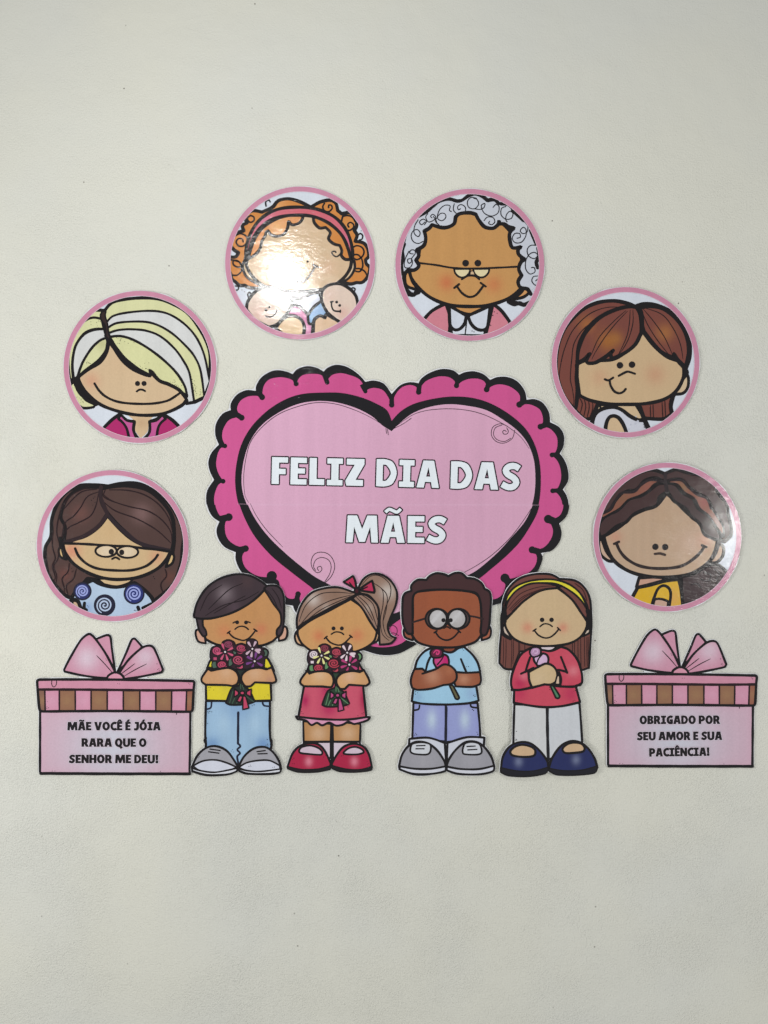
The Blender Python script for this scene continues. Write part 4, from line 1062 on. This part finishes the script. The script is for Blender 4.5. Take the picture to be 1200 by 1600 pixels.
# --- boy with bouquet, yellow shirt
def boy_yellow():
    c = child((290, 880, 4.706), 'paper boy in yellow shirt and blue jeans holding a flower bouquet', standoff=.0030, tilt=(0, 0),
              bend=lambda x, z: .0010*x*x+.0008*z*z+.0007*z)
    sk = (194, 142, 92)
    e = c.part('ear'); e.fill('85,490 75,520 95,575 150,590! 130,500', (206, 160, 138), ink=2.9)
    e = c.part('ear'); e.fill('730,465 748,500 735,555 685,572! 690,500', (206, 160, 138), ink=2.9)
    jn = c.part('blue_jeans')
    jn.fill('150,1012! 620,1012! 618,1200 622,1290! 632,1330! 620,1400! 400,1480! 380,1480! 145,1400! 150,1330! 145,1250', (156, 188, 216), ink=3.2,
            spots=[(200, 1330, 70, (112, 148, 192), .9), (570, 1330, 70, (112, 148, 196), .9), (390, 1060, 130, (128, 162, 202), .7), (280, 1180, 90, (172, 202, 226), .7, .6), (510, 1180, 90, (172, 202, 226), .7, .6)], edge=((134, 168, 206), 8, .6))
    jn.line('387,1098 386,1220 385,1325', 3.2, (24, 26, 48)); jn.line('385,1325 402,1345 380,1370 400,1395 380,1420 388,1470', 2.6, (24, 26, 48))
    for p in ('152,1285 138,1300 150,1330', '622,1285 634,1310 625,1330'): jn.line(p, 2.4)
    for p in ('155,1073 185,1062 192,1020', '565,1020 575,1045 615,1052'):
        q = jn.sub('pocket'); q.line(p, 2.4, (28, 34, 56))
    def shoe(out, toe, sole, laces, dotp):
        s_ = c.part('grey_sneaker'); s_.fill(out, (162, 161, 168), ink=3, spots=[(0, 0, 1, (0, 0, 0), 0)])
        s_.sub('white_toe').fill(toe, (210, 213, 226), ink=2.4, sil=False)
        s_.sub('sole').fill(sole, (216, 218, 226), ink=2.2, sil=False)
        for l in laces: s_.sub('lace').line(l, 1.7)
        s_.dots(dotp, .6)
    shoe('48,1495! 90,1410 155,1355 230,1345 310,1385 380,1485! 378,1525! 300,1552 150,1555 50,1528!', '55,1488! 130,1452 220,1445 300,1465 375,1498! 300,1530 200,1535 100,1520', '48,1505! 120,1525 220,1535 380,1505! 372,1528 300,1550 160,1552 52,1525!', ('180,1365 255,1376', '170,1385 245,1395'), '82,1430 95,1428 102,1420 345,1370 350,1385 335,1380')
    shoe('388,1498! 430,1420 500,1362 580,1350 640,1385 685,1450 702,1510! 685,1538 600,1548 450,1545 390,1522!', '390,1500! 450,1465 540,1448 620,1450 690,1485! 690,1515 540,1530 440,1520', '388,1508! 460,1525 560,1528 700,1510! 690,1535 600,1545 460,1543 392,1522!', ('525,1384 585,1376', '532,1400 600,1398'), '478,1482 482,1492 465,1492 640,1500 652,1497')
    sh = c.part('yellow_shirt')
    sh.fill('160,770! 180,720 220,670! 560,660! 610,710 650,790! 625,880! 630,1008! 400,1015 152,1008! 150,880!', (222, 204, 46), ink=3, spots=[(300, 900, 60, (190, 176, 70), .5)], edge=((204, 190, 50), 6, .4))
    sh.dots('172,912 185,915 175,932 207,932 582,983 605,965 607,975', .6)
    fa = c.part('face')
    fa.fill('125,410! 120,470 150,560! 240,600 400,612 560,605 640,575! 690,520 705,450 700,370! 640,280 575,190! 480,270 330,360 200,400', sk, ink=3.2,
            spots=[(555, 485, 55, (200, 112, 84), .7), (285, 500, 65, (204, 122, 84), .6), (430, 330, 200, (190, 136, 82), .5)])
    hr = c.part('dark_hair'); hc = (60, 46, 52)
    hr.fill('80,400! 128,408! 130,460 150,495 155,530 130,538! 100,490', hc, ink=2.6)
    hr.fill('62,385! 90,285 160,180 260,112 380,82 480,95 560,138 600,172! 540,240 450,310 330,370 200,405 110,408 65,398!', hc, ink=3, spots=[(290, 225, 75, (122, 108, 114), .9), (450, 140, 60, (74, 54, 56), .6), (360, 330, 60, (84, 66, 76), .6)])
    hr.fill('578,185! 610,165 680,172 718,230 725,330 722,430 712,500 690,535 670,528! 672,490 700,450 697,370 640,290', hc, ink=2.8)
    for p in ('110,350 170,230 270,160', '170,340 250,260 330,190 420,150', '150,385 280,310 430,270 540,210', '210,370 330,300 440,240', '600,200 650,270 685,350', '635,185 680,250 705,330', '590,195 620,260 660,310'): hr.sub('hair_strand').line(p, 1.3, (30, 16, 22), taper=.5)
    face_bits(c, fa, (380, 435), (445, 436), 3.0, '364,486 385,470 412,464 440,470 462,487', '318,510 350,543 395,562 430,567 470,548 515,495', '308,515 328,500', '503,485 525,500')
    fa.sub('eyelash').line('350,440 365,432 380,430', 1.7); fa.sub('eyelash').line('450,432 462,432 476,438', 1.7)
    bouquet(c, (320, 990, 10), lambda x: x, lambda y: y, [(136, 62, 88), (186, 76, 112), (170, 66, 96), (204, 88, 122), (204, 174, 190), (120, 62, 132), (180, 74, 102), (182, 68, 98), (190, 76, 108)], (74, 98, 84), ((34, 42, 38), (62, 92, 70)), (194, 68, 100))
    arm(c, '165,775! 190,790! 260,775 320,770 370,795 392,840 380,885 345,902! 300,895 150,892! 122,870 122,840', (204, 154, 110), ((186, 132, 84), 5, .5), spots=[(300, 800, 60, (212, 170, 134), .8)])
    arm(c, '635,765! 595,780! 540,768 470,778 420,815 412,860 440,903 480,903! 510,875! 640,880! 664,868 662,840', (204, 154, 110), ((186, 132, 84), 5, .5), spots=[(510, 810, 60, (214, 172, 136), .8), (620, 860, 40, (176, 124, 110), .5)])
    c.part('sleeve_edge').line('165,765 190,772 190,790', 2.4); c.part('sleeve_edge').line('575,765 600,775 640,760', 2.4)
    c.part('speckle_dots').dots('165,1090 178,1087 170,1100 192,1090 490,1045 505,1040 595,1072 162,1175 600,1295 592,1335 602,1330 605,1340', .6)
    c.finish(margin=.6)
boy_yellow()

# --- girl with bouquet, side ponytail
def girl_pink():
    c = child((440, 880, 4.705), 'paper girl with side ponytail, pink dress and red shoes holding a flower bouquet', standoff=.0034,
              bend=lambda x, z: .0008*x*x+.0006*z*z)
    sk = (202, 152, 98); hc = (146, 116, 100)
    pt = c.part('ponytail')
    pt.fill('560,190! 600,120 660,82 730,85 800,130 845,210 840,300 800,400 780,470 800,530 840,550! 800,590 720,600! 715,480 712,380 690,300 640,240 580,222', hc, ink=3, spots=[(780, 210, 70, (196, 186, 178), .9), (740, 450, 50, (120, 94, 80), .5)])
    for p in ('590,160 650,100 720,95 790,150 800,230 760,340 745,440 770,530 810,555', '680,150 740,200 745,300 725,420 740,520 790,570', '700,160 770,230 770,330 745,430'): pt.line(p, 1.2, (40, 24, 22), taper=.4)
    e = c.part('ear'); e.fill('115,500 98,540 115,590 165,610! 140,540', (208, 166, 128), ink=2.8)
    e = c.part('ear'); e.fill('700,500! 715,530 700,575 655,592! 690,540', (208, 166, 128), ink=2.8)
    fa = c.part('face')
    for x in ((160, 365), (375, 580)):
        l = c.part('leg'); l.fill(f'{x[0]},1160! {x[1]},1180! {x[1]-4},1310! {x[0]+3},1310!', (184, 134, 84), ink=2.8, spots=[((x[0]+x[1])/2+10, 1250, 75, (210, 172, 136), .9)])
        s_ = c.part('white_sock'); s_.fill(f'{x[0]+3},1312! {x[1]-4},1312! {x[1]-4},1430! {x[0]+3},1430!', (212, 196, 208), ink=2.6)
    def shoe(out, op, hl, dotp):
        s_ = c.part('red_shoe'); s_.fill(out, (172, 30, 68), ink=3, spots=[(hl[0], hl[1], 42, (222, 130, 150), .95, .8)])
        s_.sub('sole').fill(dotp[1], (24, 16, 22), ink=1.5, sil=False)
        s_.sub('shoe_opening').fill(op, (210, 190, 204), ink=2.6, sil=False)
        s_.dots(dotp[0], .6)
    shoe('45,1495! 80,1400 130,1345 200,1322 270,1330 320,1380 362,1470! 355,1510! 250,1530 120,1528 48,1505!', '130,1375 150,1350 210,1338 270,1355 300,1385 290,1405 200,1400 140,1392', (200, 1455), ('82,1440 92,1432 78,1470 92,1470 325,1410 335,1420 310,1422', '45,1490! 150,1512 270,1508 362,1485! 350,1515 240,1530 110,1528 52,1510!'))
    shoe('370,1470! 410,1400 460,1345 530,1325 600,1345 640,1400 662,1490! 655,1515 540,1530 430,1525 368,1500!', '455,1392 490,1360 540,1348 590,1365 602,1388 560,1402 480,1402', (535, 1455), ('440,1415 452,1410 628,1455 638,1470 630,1480', '368,1482! 480,1510 580,1512 662,1490! 652,1520 540,1532 430,1527 372,1502!'))
    c.part('shoe_join').line('372,1195 370,1320 372,1400 365,1470', 3)
    rf = c.part('pink_ruffle'); rf.fill('105,1125! 650,1130! 635,1150 600,1165! 560,1175 530,1180 490,1165 450,1185 400,1192 350,1170 300,1190 260,1172 220,1188 180,1155 120,1145!', (216, 152, 182), ink=2.9)
    dr = c.part('pink_dress')
    dr.fill('190,790! 210,730 240,700! 540,700! 570,740 610,810! 600,920! 622,1130! 480,1148 300,1145 125,1128! 165,905!', (202, 84, 108), ink=3.1,
            spots=[(175, 1010, 60, (176, 30, 86), 1, .6), (605, 1000, 110, (166, 18, 70), 1, .35), (330, 940, 50, (176, 34, 86), .8), (360, 1000, 80, (184, 44, 92), .9), (350, 1070, 70, (176, 34, 86), .8), (480, 1020, 50, (206, 84, 112), .6)])
    dr.dots('148,1055 150,1090 145,1105 158,1105 560,1120 590,1105 600,1108 602,1095 315,930 325,935 482,1050 495,1048 488,1058', .6)
    fa.fill('120,490! 120,530 150,590 210,640! 300,655 400,660 530,655! 620,620 680,570 700,500! 690,460 620,350 510,265! 350,350 200,430', sk, ink=3.1,
            spots=[(275, 535, 55, (204, 116, 80), .8), (555, 530, 60, (204, 118, 84), .8), (430, 400, 200, (198, 146, 90), .4)])
    hr = c.part('brown_hair')
    hr.fill('115,480! 115,400 150,300 220,220 320,185 420,180 520,212 560,225! 480,270 350,335 230,400 150,450', hc, ink=3, spots=[(235, 270, 60, (194, 180, 172), .95), (400, 230, 60, (130, 100, 82), .5), (330, 330, 40, (190, 176, 166), .6)])
    hr.fill('520,262! 560,232 620,235 680,280 712,340 712,440 700,505! 650,430 590,330', hc, ink=3, spots=[(640, 330, 40, (176, 160, 148), .8)])
    for p in ('130,430 180,310 280,230 400,215 520,225', '140,450 230,350 350,280 510,235', '150,450 280,350 400,290 530,235', '560,240 640,320 700,470', '590,235 670,300 705,420', '545,245 610,320 670,420'): hr.line(p, 1.2, (40, 24, 22), taper=.4)
    bw = c.part('hair_bow')
    for n, p in (('bow_loop', '455,140! 525,95! 540,130 552,195!'), ('bow_loop', '565,200! 610,165 665,130! 682,200 680,218!')): bw.sub(n).fill(p, (184, 44, 84), ink=3)
    bw.line('500,145 535,190', 1.8); bw.line('590,195 630,175', 1.8); bw.sub('bow_knot').fill('535,200 555,185 570,205 560,225 540,220', (60, 10, 24), ink=2)
    face_bits(c, fa, (382, 480), (443, 480), 3.1, '366,522 390,508 415,506 440,512 456,524', '325,545 355,580 395,598 430,602 465,585 510,540', '315,555 335,538', '500,530 518,545')
    bouquet(c, (465, 995, 10), lambda x: x*.94+75, lambda y: y*.965+18, [(130, 54, 70), (222, 206, 214), (176, 66, 84), (228, 224, 150), (228, 208, 216), (182, 60, 118), (178, 60, 78), (178, 62, 80), (186, 72, 88)], (98, 142, 96), ((38, 62, 44), (96, 140, 100)), (186, 74, 128))
    arm(c, '190,790! 205,810! 260,795 330,795 370,820 382,865 370,905 345,910! 300,905 165,903! 140,880 145,850', (208, 160, 110), ((190, 140, 84), 5, .5), spots=[(280, 820, 60, (220, 184, 146), .8)])
    arm(c, '605,785! 575,800! 520,792 450,805 410,840 405,880 430,920 465,922! 495,892! 620,900! 645,880 640,850', (208, 160, 110), ((190, 140, 84), 5, .5), spots=[(500, 830, 60, (218, 176, 146), .8), (610, 880, 40, (200, 150, 110), .5)])
    c.part('sleeve_edge').line('180,790 210,795 205,812', 2.4); c.part('sleeve_edge').line('560,790 590,790 605,782', 2.4)
    c.finish(margin=.6)
girl_pink()

def held_rose(c, bloom, col, dk, stem, stemcol, spots=()):
    r = c.part('rose')
    r.sub('stem').fill(stem, stemcol, ink=2.4)
    r.sub('bloom').fill(bloom[0], col, ink=2.8, spots=spots)
    h = r.sub('bloom_top'); h.fill(bloom[1], dk, ink=2.4)
    h.line(bloom[2], 1.9, bloom[3], taper=.3)
    r.line(bloom[4], 1.8)
    return r

# --- boy with glasses
def boy_blue():
    c = child((610, 880, 4.706), 'paper boy with glasses, pale blue shirt and lilac trousers holding one rose', standoff=.0034,
              bend=lambda x, z: .0013*x*x+.0007*z*z+.0003*x)
    sk = (150, 82, 54); hc = (66, 38, 40)
    e = c.part('ear'); e.fill('110,470! 98,500 110,545 165,568! 160,520', (150, 84, 60), ink=2.9)
    e = c.part('ear'); e.fill('715,460 738,490 728,545 670,568! 675,510', (160, 92, 68), ink=2.9)
    tr = c.part('lilac_trousers')
    for a, b_ in ((170, 408), (408, 655)):
        tr.fill(f'{a},1025! {b_},1040! {b_},1310! {a-8 if a < 200 else a},1290!' if a < 200 else f'{a},1040! {b_-15},1025! {b_},1180 {b_+5},1285! {a},1315!', (150, 158, 208), ink=3.1, spots=[((a+b_)/2+15, 1150, 90, (190, 208, 224), .85, .5)], edge=((132, 138, 194), 7, .5))
    tr.line('410,1060 408,1200 406,1320', 3.6, (22, 22, 40))
    for p in ('180,1080 208,1072 215,1045', '588,1035 595,1055 635,1062'): tr.sub('pocket').line(p, 2.3)
    for p in ('140,1290! 280,1282 400,1320! 410,1480! 200,1380 138,1330!', '690,1280! 560,1278 420,1320! 412,1480! 600,1380 685,1345!'): tr.sub('turned_hem').fill(p, (206, 209, 220), ink=3)
    def shoe(out, tongue, sole, laces):
        s_ = c.part('grey_sneaker'); s_.fill(out, (154, 153, 161), ink=3.1, spots=[(240 if out[0] == '6' else 600, 1440, 100, (170, 168, 176), .5)])
        s_.sub('sole').fill(sole, (210, 212, 222), ink=2.8, sil=False)
        s_.sub('tongue').fill(tongue, (206, 209, 216), ink=2.4, sil=False)
        for l in laces: s_.sub('lace').line(l, 1.7)
    shoe('65,1490! 85,1410 130,1345 190,1312 270,1320 340,1370 395,1450 408,1500! 300,1545 180,1548 68,1512!', '150,1350 165,1325 225,1315 285,1325 298,1350 290,1390 260,1405 180,1400 150,1385', '68,1490! 180,1508 300,1508 408,1490! 400,1525 300,1545 170,1545 70,1512!', ('192,1340 255,1338', '188,1362 248,1362'))
    shoe('412,1490! 430,1440 480,1370 550,1315 630,1312 690,1350 740,1420 762,1490! 750,1525 650,1548 500,1545 415,1520!', '535,1350 550,1322 600,1312 650,1325 668,1360 665,1395 620,1405 540,1400 530,1380', '412,1492! 520,1510 650,1510 762,1485! 752,1525 650,1548 500,1545 416,1520!', ('562,1345 622,1342', '568,1370 635,1366'))
    nk = c.part('neck'); nk.fill('375,605! 400,650 460,650 490,610!', (130, 66, 44), ink=2.4)
    sh = c.part('pale_blue_shirt')
    sh.fill('180,780! 200,710 250,650 310,620! 400,650 450,655 500,625 540,615! 600,670 640,730 660,800! 630,900! 648,1010! 560,1030 400,1038 240,1032 158,1015! 170,920!', (158, 200, 226), ink=3.1,
            spots=[(380, 700, 60, (110, 146, 188), .5), (200, 980, 50, (130, 160, 200), .5), (600, 960, 60, (140, 160, 204), .5)], edge=((140, 186, 218), 7, .4))
    sh.dots('188,943 200,953 185,962 612,970 622,968 625,978 618,980 560,762 572,760 530,630 538,640 600,1075 612,1082 605,1073 185,1250 180,1262 192,1262 635,1242 640,1256', .7)
    fa = c.part('face')
    fa.fill('165,260! 168,235 200,212 300,200 420,196 540,205 620,222 660,260! 668,420 665,530! 620,580 520,612 420,620 300,612 200,580 155,520! 165,400', sk, ink=3.2,
            spots=[(400, 260, 200, (156, 84, 50), .5), (220, 430, 60, (150, 78, 50), .4)])
    hr = c.part('short_curly_hair')
    hr.fill('95,450! 88,380 92,260 110,222 155,205! 155,165 200,125 265,125! 290,95 340,75 400,85 425,98! 470,75 520,75 560,110! 620,118 670,150 690,190! 725,210 738,260 732,380 725,460 705,520 680,535! 662,510 668,420 662,300 640,232 600,212 420,196 230,205 175,232 165,300 165,520! 125,515', hc, ink=3, edge=((52, 28, 30), 4, .5))
    g = c.part('round_glasses')
    g.line('165,435 215,420 275,402', 2.6, (44, 26, 26)); g.line('570,388 620,395 680,410', 2.6, (44, 26, 26))
    g.fill(ell(342, 410, 84, 74, 20), (70, 54, 52), ink=2.6, sil=False); g.fill(ell(498, 410, 84, 74, 20), (70, 54, 52), ink=2.6, sil=False)
    for x, dx in ((348, 0), (490, 0)):
        l = g.sub('lens'); l.fill(ell(x, 410, 66, 70, 20), (172, 168, 168), ink=2.5, spots=[(x-5, 390, 60, (200, 198, 200), .8)], sil=False)
        l.fill(f'{x-55},430! {x+20},350! {x+38},362! {x-38},450!', (196, 194, 196), sil=False)
    eye(fa, 390, 420, 3.3); eye(fa, 443, 420, 3.3)
    fa.sub('nose').line('392,478 415,468 440,480', 2.2, (34, 14, 10))
    m = fa.sub('mouth'); m.line('332,508 360,545 400,565 435,562 470,540 505,500', 2.3); m.line('322,512 342,498', 2.1); m.line('492,490 515,510', 2.1)
    held_rose(c, ('320,690! 370,670 415,680 430,720 425,770! 340,770! 318,730', '295,650 320,628 365,630 385,655 370,690 320,695 298,680', '318,660 335,642 358,648 352,668 338,668 342,655', (206, 60, 120), '395,672 375,710 345,745'), (190, 30, 108), (96, 24, 56),
              '430,890! 460,900! 505,985 495,1000 478,995!', (100, 96, 64), spots=[(350, 720, 40, (206, 90, 150), .6)])
    c.part('sleeve_fold').line('292,692 272,740 255,815', 2.8); c.part('sleeve_fold').line('518,705 540,760 562,812', 2.8)
    arm(c, '658,800! 665,860 655,890! 600,908 480,905! 470,870 480,800! 560,805', (152, 88, 60), ((140, 78, 52), 5, .4), spots=[(540, 850, 55, (194, 138, 108), .8)])
    arm(c, '178,778! 235,775! 260,800! 330,780 390,745 440,755 480,795 485,850 450,885 390,895! 300,922 200,930 160,915! 150,870 160,820', (150, 84, 56), ((140, 76, 50), 5, .4), spots=[(310, 830, 75, (190, 136, 108), .8), (430, 790, 50, (176, 112, 80), .6)])
    c.part('sleeve_edge').line('180,775 240,778', 2.4); c.part('fold_line').line('235,812 300,792 330,782', 2.6)
    c.finish(margin=1.1)
boy_blue()

# --- girl with headband
def girl_red():
    c = child((770, 880, 4.706), 'paper girl with long hair, yellow headband and navy shoes holding one pale rose', standoff=.0058, tilt=(0, 0),
              bend=lambda x, z: .0010*x*x+.0006*z*z+.0004*x)
    sk = (202, 174, 136); hc = (112, 66, 58)
    hb = c.part('long_brown_hair')
    hb.fill('75,300! 110,200 190,120 300,85 420,85 490,118! 600,130 670,180 710,260 722,380 722,480 705,770! 620,780 560,650! 200,650! 150,782! 90,775 50,735! 55,600 68,460', hc, ink=3, spots=[(400, 110, 120, (120, 70, 60), .5)])
    for x in (80, 98, 140, 152, 190, 198, 235): hb.line(f'{x},555 {x+1},660 {x-4},{770 if x < 150 else 740}', 1.0, (48, 22, 22), taper=.3)
    for x in (585, 600, 625, 645, 672, 690, 700): hb.line(f'{x},545 {x},660 {x+3},760', 1.0, (48, 22, 22), taper=.3)
    e = c.part('ear'); e.fill('85,455 72,490 90,535 140,552! 110,500', (204, 186, 170), ink=2.9)
    e = c.part('ear'); e.fill('700,455 712,480 705,515 655,540! 680,500', (204, 186, 170), ink=2.9)
    ps = c.part('white_trousers')
    ps.fill('160,1035! 400,1045! 405,1440! 330,1400 152,1330! 155,1180', (206, 207, 208), ink=3.1, edge=((190, 190, 192), 5, .3)); ps.fill('400,1045! 635,1025! 645,1150 655,1310! 500,1400 408,1440!', (204, 207, 212), ink=3.1, edge=((186, 196, 206), 6, .4))
    ps.line('400,1060 402,1250 408,1450', 4, (24, 22, 26))
    def shoe(out, op, hl, sole):
        s_ = c.part('navy_shoe'); s_.fill(out, (34, 42, 92), ink=3.1, spots=[(hl[0], hl[1], 45, (112, 120, 150), .9, .8)])
        s_.sub('sole').fill(sole, (22, 20, 30), ink=1.5, sil=False)
        s_.sub('shoe_opening').fill(op, (206, 174, 138), ink=3, sil=False)
    shoe('62,1500! 75,1420 120,1350 190,1315 270,1320 340,1370 400,1450 408,1500! 380,1540 250,1560 120,1555 62,1530!', '130,1380 165,1345 220,1332 285,1348 312,1375 300,1412 220,1420 145,1408', (190, 1455), '62,1498! 180,1522 300,1522 408,1495! 390,1538 250,1560 120,1556 64,1532!')
    shoe('412,1500! 440,1420 500,1340 570,1305 640,1315 700,1360 745,1430 765,1495! 740,1535 600,1550 470,1548 414,1520!', '512,1360 550,1325 600,1315 650,1325 672,1355 660,1380 600,1390 530,1390', (610, 1440), '412,1502! 520,1520 650,1515 765,1485! 745,1535 600,1552 470,1550 416,1522!')
    nk = c.part('shirt_collar'); nk.fill('345,610! 365,640 430,640 470,612!', (214, 200, 206), ink=2.2)
    sw = c.part('red_sweater')
    sw.fill('145,930! 135,880 145,810 180,720 220,660 280,625! 370,640 430,645 500,615! 560,640 620,710 650,800 655,870 640,895! 608,900! 640,1020! 500,1050 350,1055 155,1025! 158,935!', (200, 74, 94), ink=3.2,
            spots=[(200, 880, 60, (180, 34, 80), .9), (570, 960, 70, (182, 40, 84), .7), (200, 960, 60, (186, 44, 84), .7), (590, 790, 50, (218, 130, 140), .8), (230, 830, 40, (216, 120, 136), .7), (570, 700, 80, (204, 84, 104), .6)])
    sw.dots('415,912 418,925 425,930 595,940 605,935 180,1010 172,1020 188,1025 600,1005 590,1012 460,638 470,632 235,805 248,800 175,1235 172,1292 168,1300 178,1298', .7)
    fa = c.part('face')
    fa.fill('90,425! 100,480 150,550 230,590 330,608 440,608 560,590 640,545 685,480 690,430! 650,370 580,270 475,185! 350,205 230,280 140,370', sk, ink=3.1,
            spots=[(255, 475, 50, (206, 128, 104), .75), (515, 475, 45, (206, 124, 104), .75), (420, 300, 150, (204, 178, 138), .5)])
    fr = c.part('hair_front')
    fr.fill('100,400! 95,330 130,250 200,180 300,150 400,150 470,170 470,185! 350,205 230,280 140,370', hc, ink=3)
    fr.fill('475,180! 540,170 620,210 670,270 695,340 690,420! 650,370 580,270', hc, ink=3)
    for p in ('110,330 200,230 330,180 450,170', '120,345 220,250 350,195', '130,350 240,250 380,190', '140,355 200,300', '500,140 570,180 620,240', '540,150 620,210 660,290', '600,150 660,200 690,280'): fr.line(p, 1.1, (50, 20, 22), taper=.4)
    hd = c.part('yellow_headband'); hd.fill('90,320! 110,240 170,175 270,135 380,122 480,130 570,165 640,225 680,300 690,345! 650,280 580,215 480,160 380,148 270,155 180,200 125,260', (222, 212, 60), ink=2.5, spots=[(520, 160, 80, (216, 200, 40), .5)])
    c.part('hair_line').line('95,330 72,380 68,460 78,520 130,555', 4.6); c.part('hair_line').line('695,350 712,410 710,460 690,480', 5.5); c.part('hair_line').line('75,380 90,430', 5)
    face_bits(c, fa, (362, 418), (431, 418), 3.5, '347,467 370,450 395,447 420,455 436,467', '305,495 335,530 380,550 420,545 455,520 485,485', '296,500 318,485', '475,475 495,495')
    held_rose(c, ('300,690! 350,665 390,670 408,700 402,745! 330,755! 305,720', '272,650 290,622 330,618 352,640 345,675 300,690 278,675', '295,655 305,635 328,640 325,660 308,662', (208, 172, 206), '365,668 335,705 322,745'), (208, 172, 208), (180, 140, 176),
              '415,885! 440,895! 490,975 480,992 462,988!', (76, 130, 96), spots=[(360, 710, 30, (220, 196, 220), .6)])
    hn = c.part('hands')
    hn.fill('265,800! 330,765 390,738 440,755 470,800 468,860 430,890 380,890! 290,915! 268,860', (204, 178, 138), ink=3, spots=[(340, 850, 70, (210, 186, 150), .6)], edge=((190, 160, 118), 5, .4))
    hn.fill('470,830! 490,820! 492,890! 455,890!', (208, 184, 160), ink=2.2, sil=False)
    c.part('sleeve_fold').line('275,690 258,740 240,800', 2.8); c.part('sleeve_fold').line('500,690 520,740 545,805', 2.8); c.part('sleeve_fold').line('208,812 245,795 300,770', 2.8); c.part('sleeve_fold').line('545,800 490,785 465,785', 2.8)
    c.part('sleeve_fold').line('262,800 268,860 288,915', 3); c.part('sleeve_fold').line('485,800 500,850 495,900', 3); c.part('sleeve_fold').line('140,930 200,930 290,912 380,890', 3.2); c.part('sleeve_fold').line('430,895 500,905 600,905 645,885', 3.2)
    c.finish(margin=.9)
girl_red()
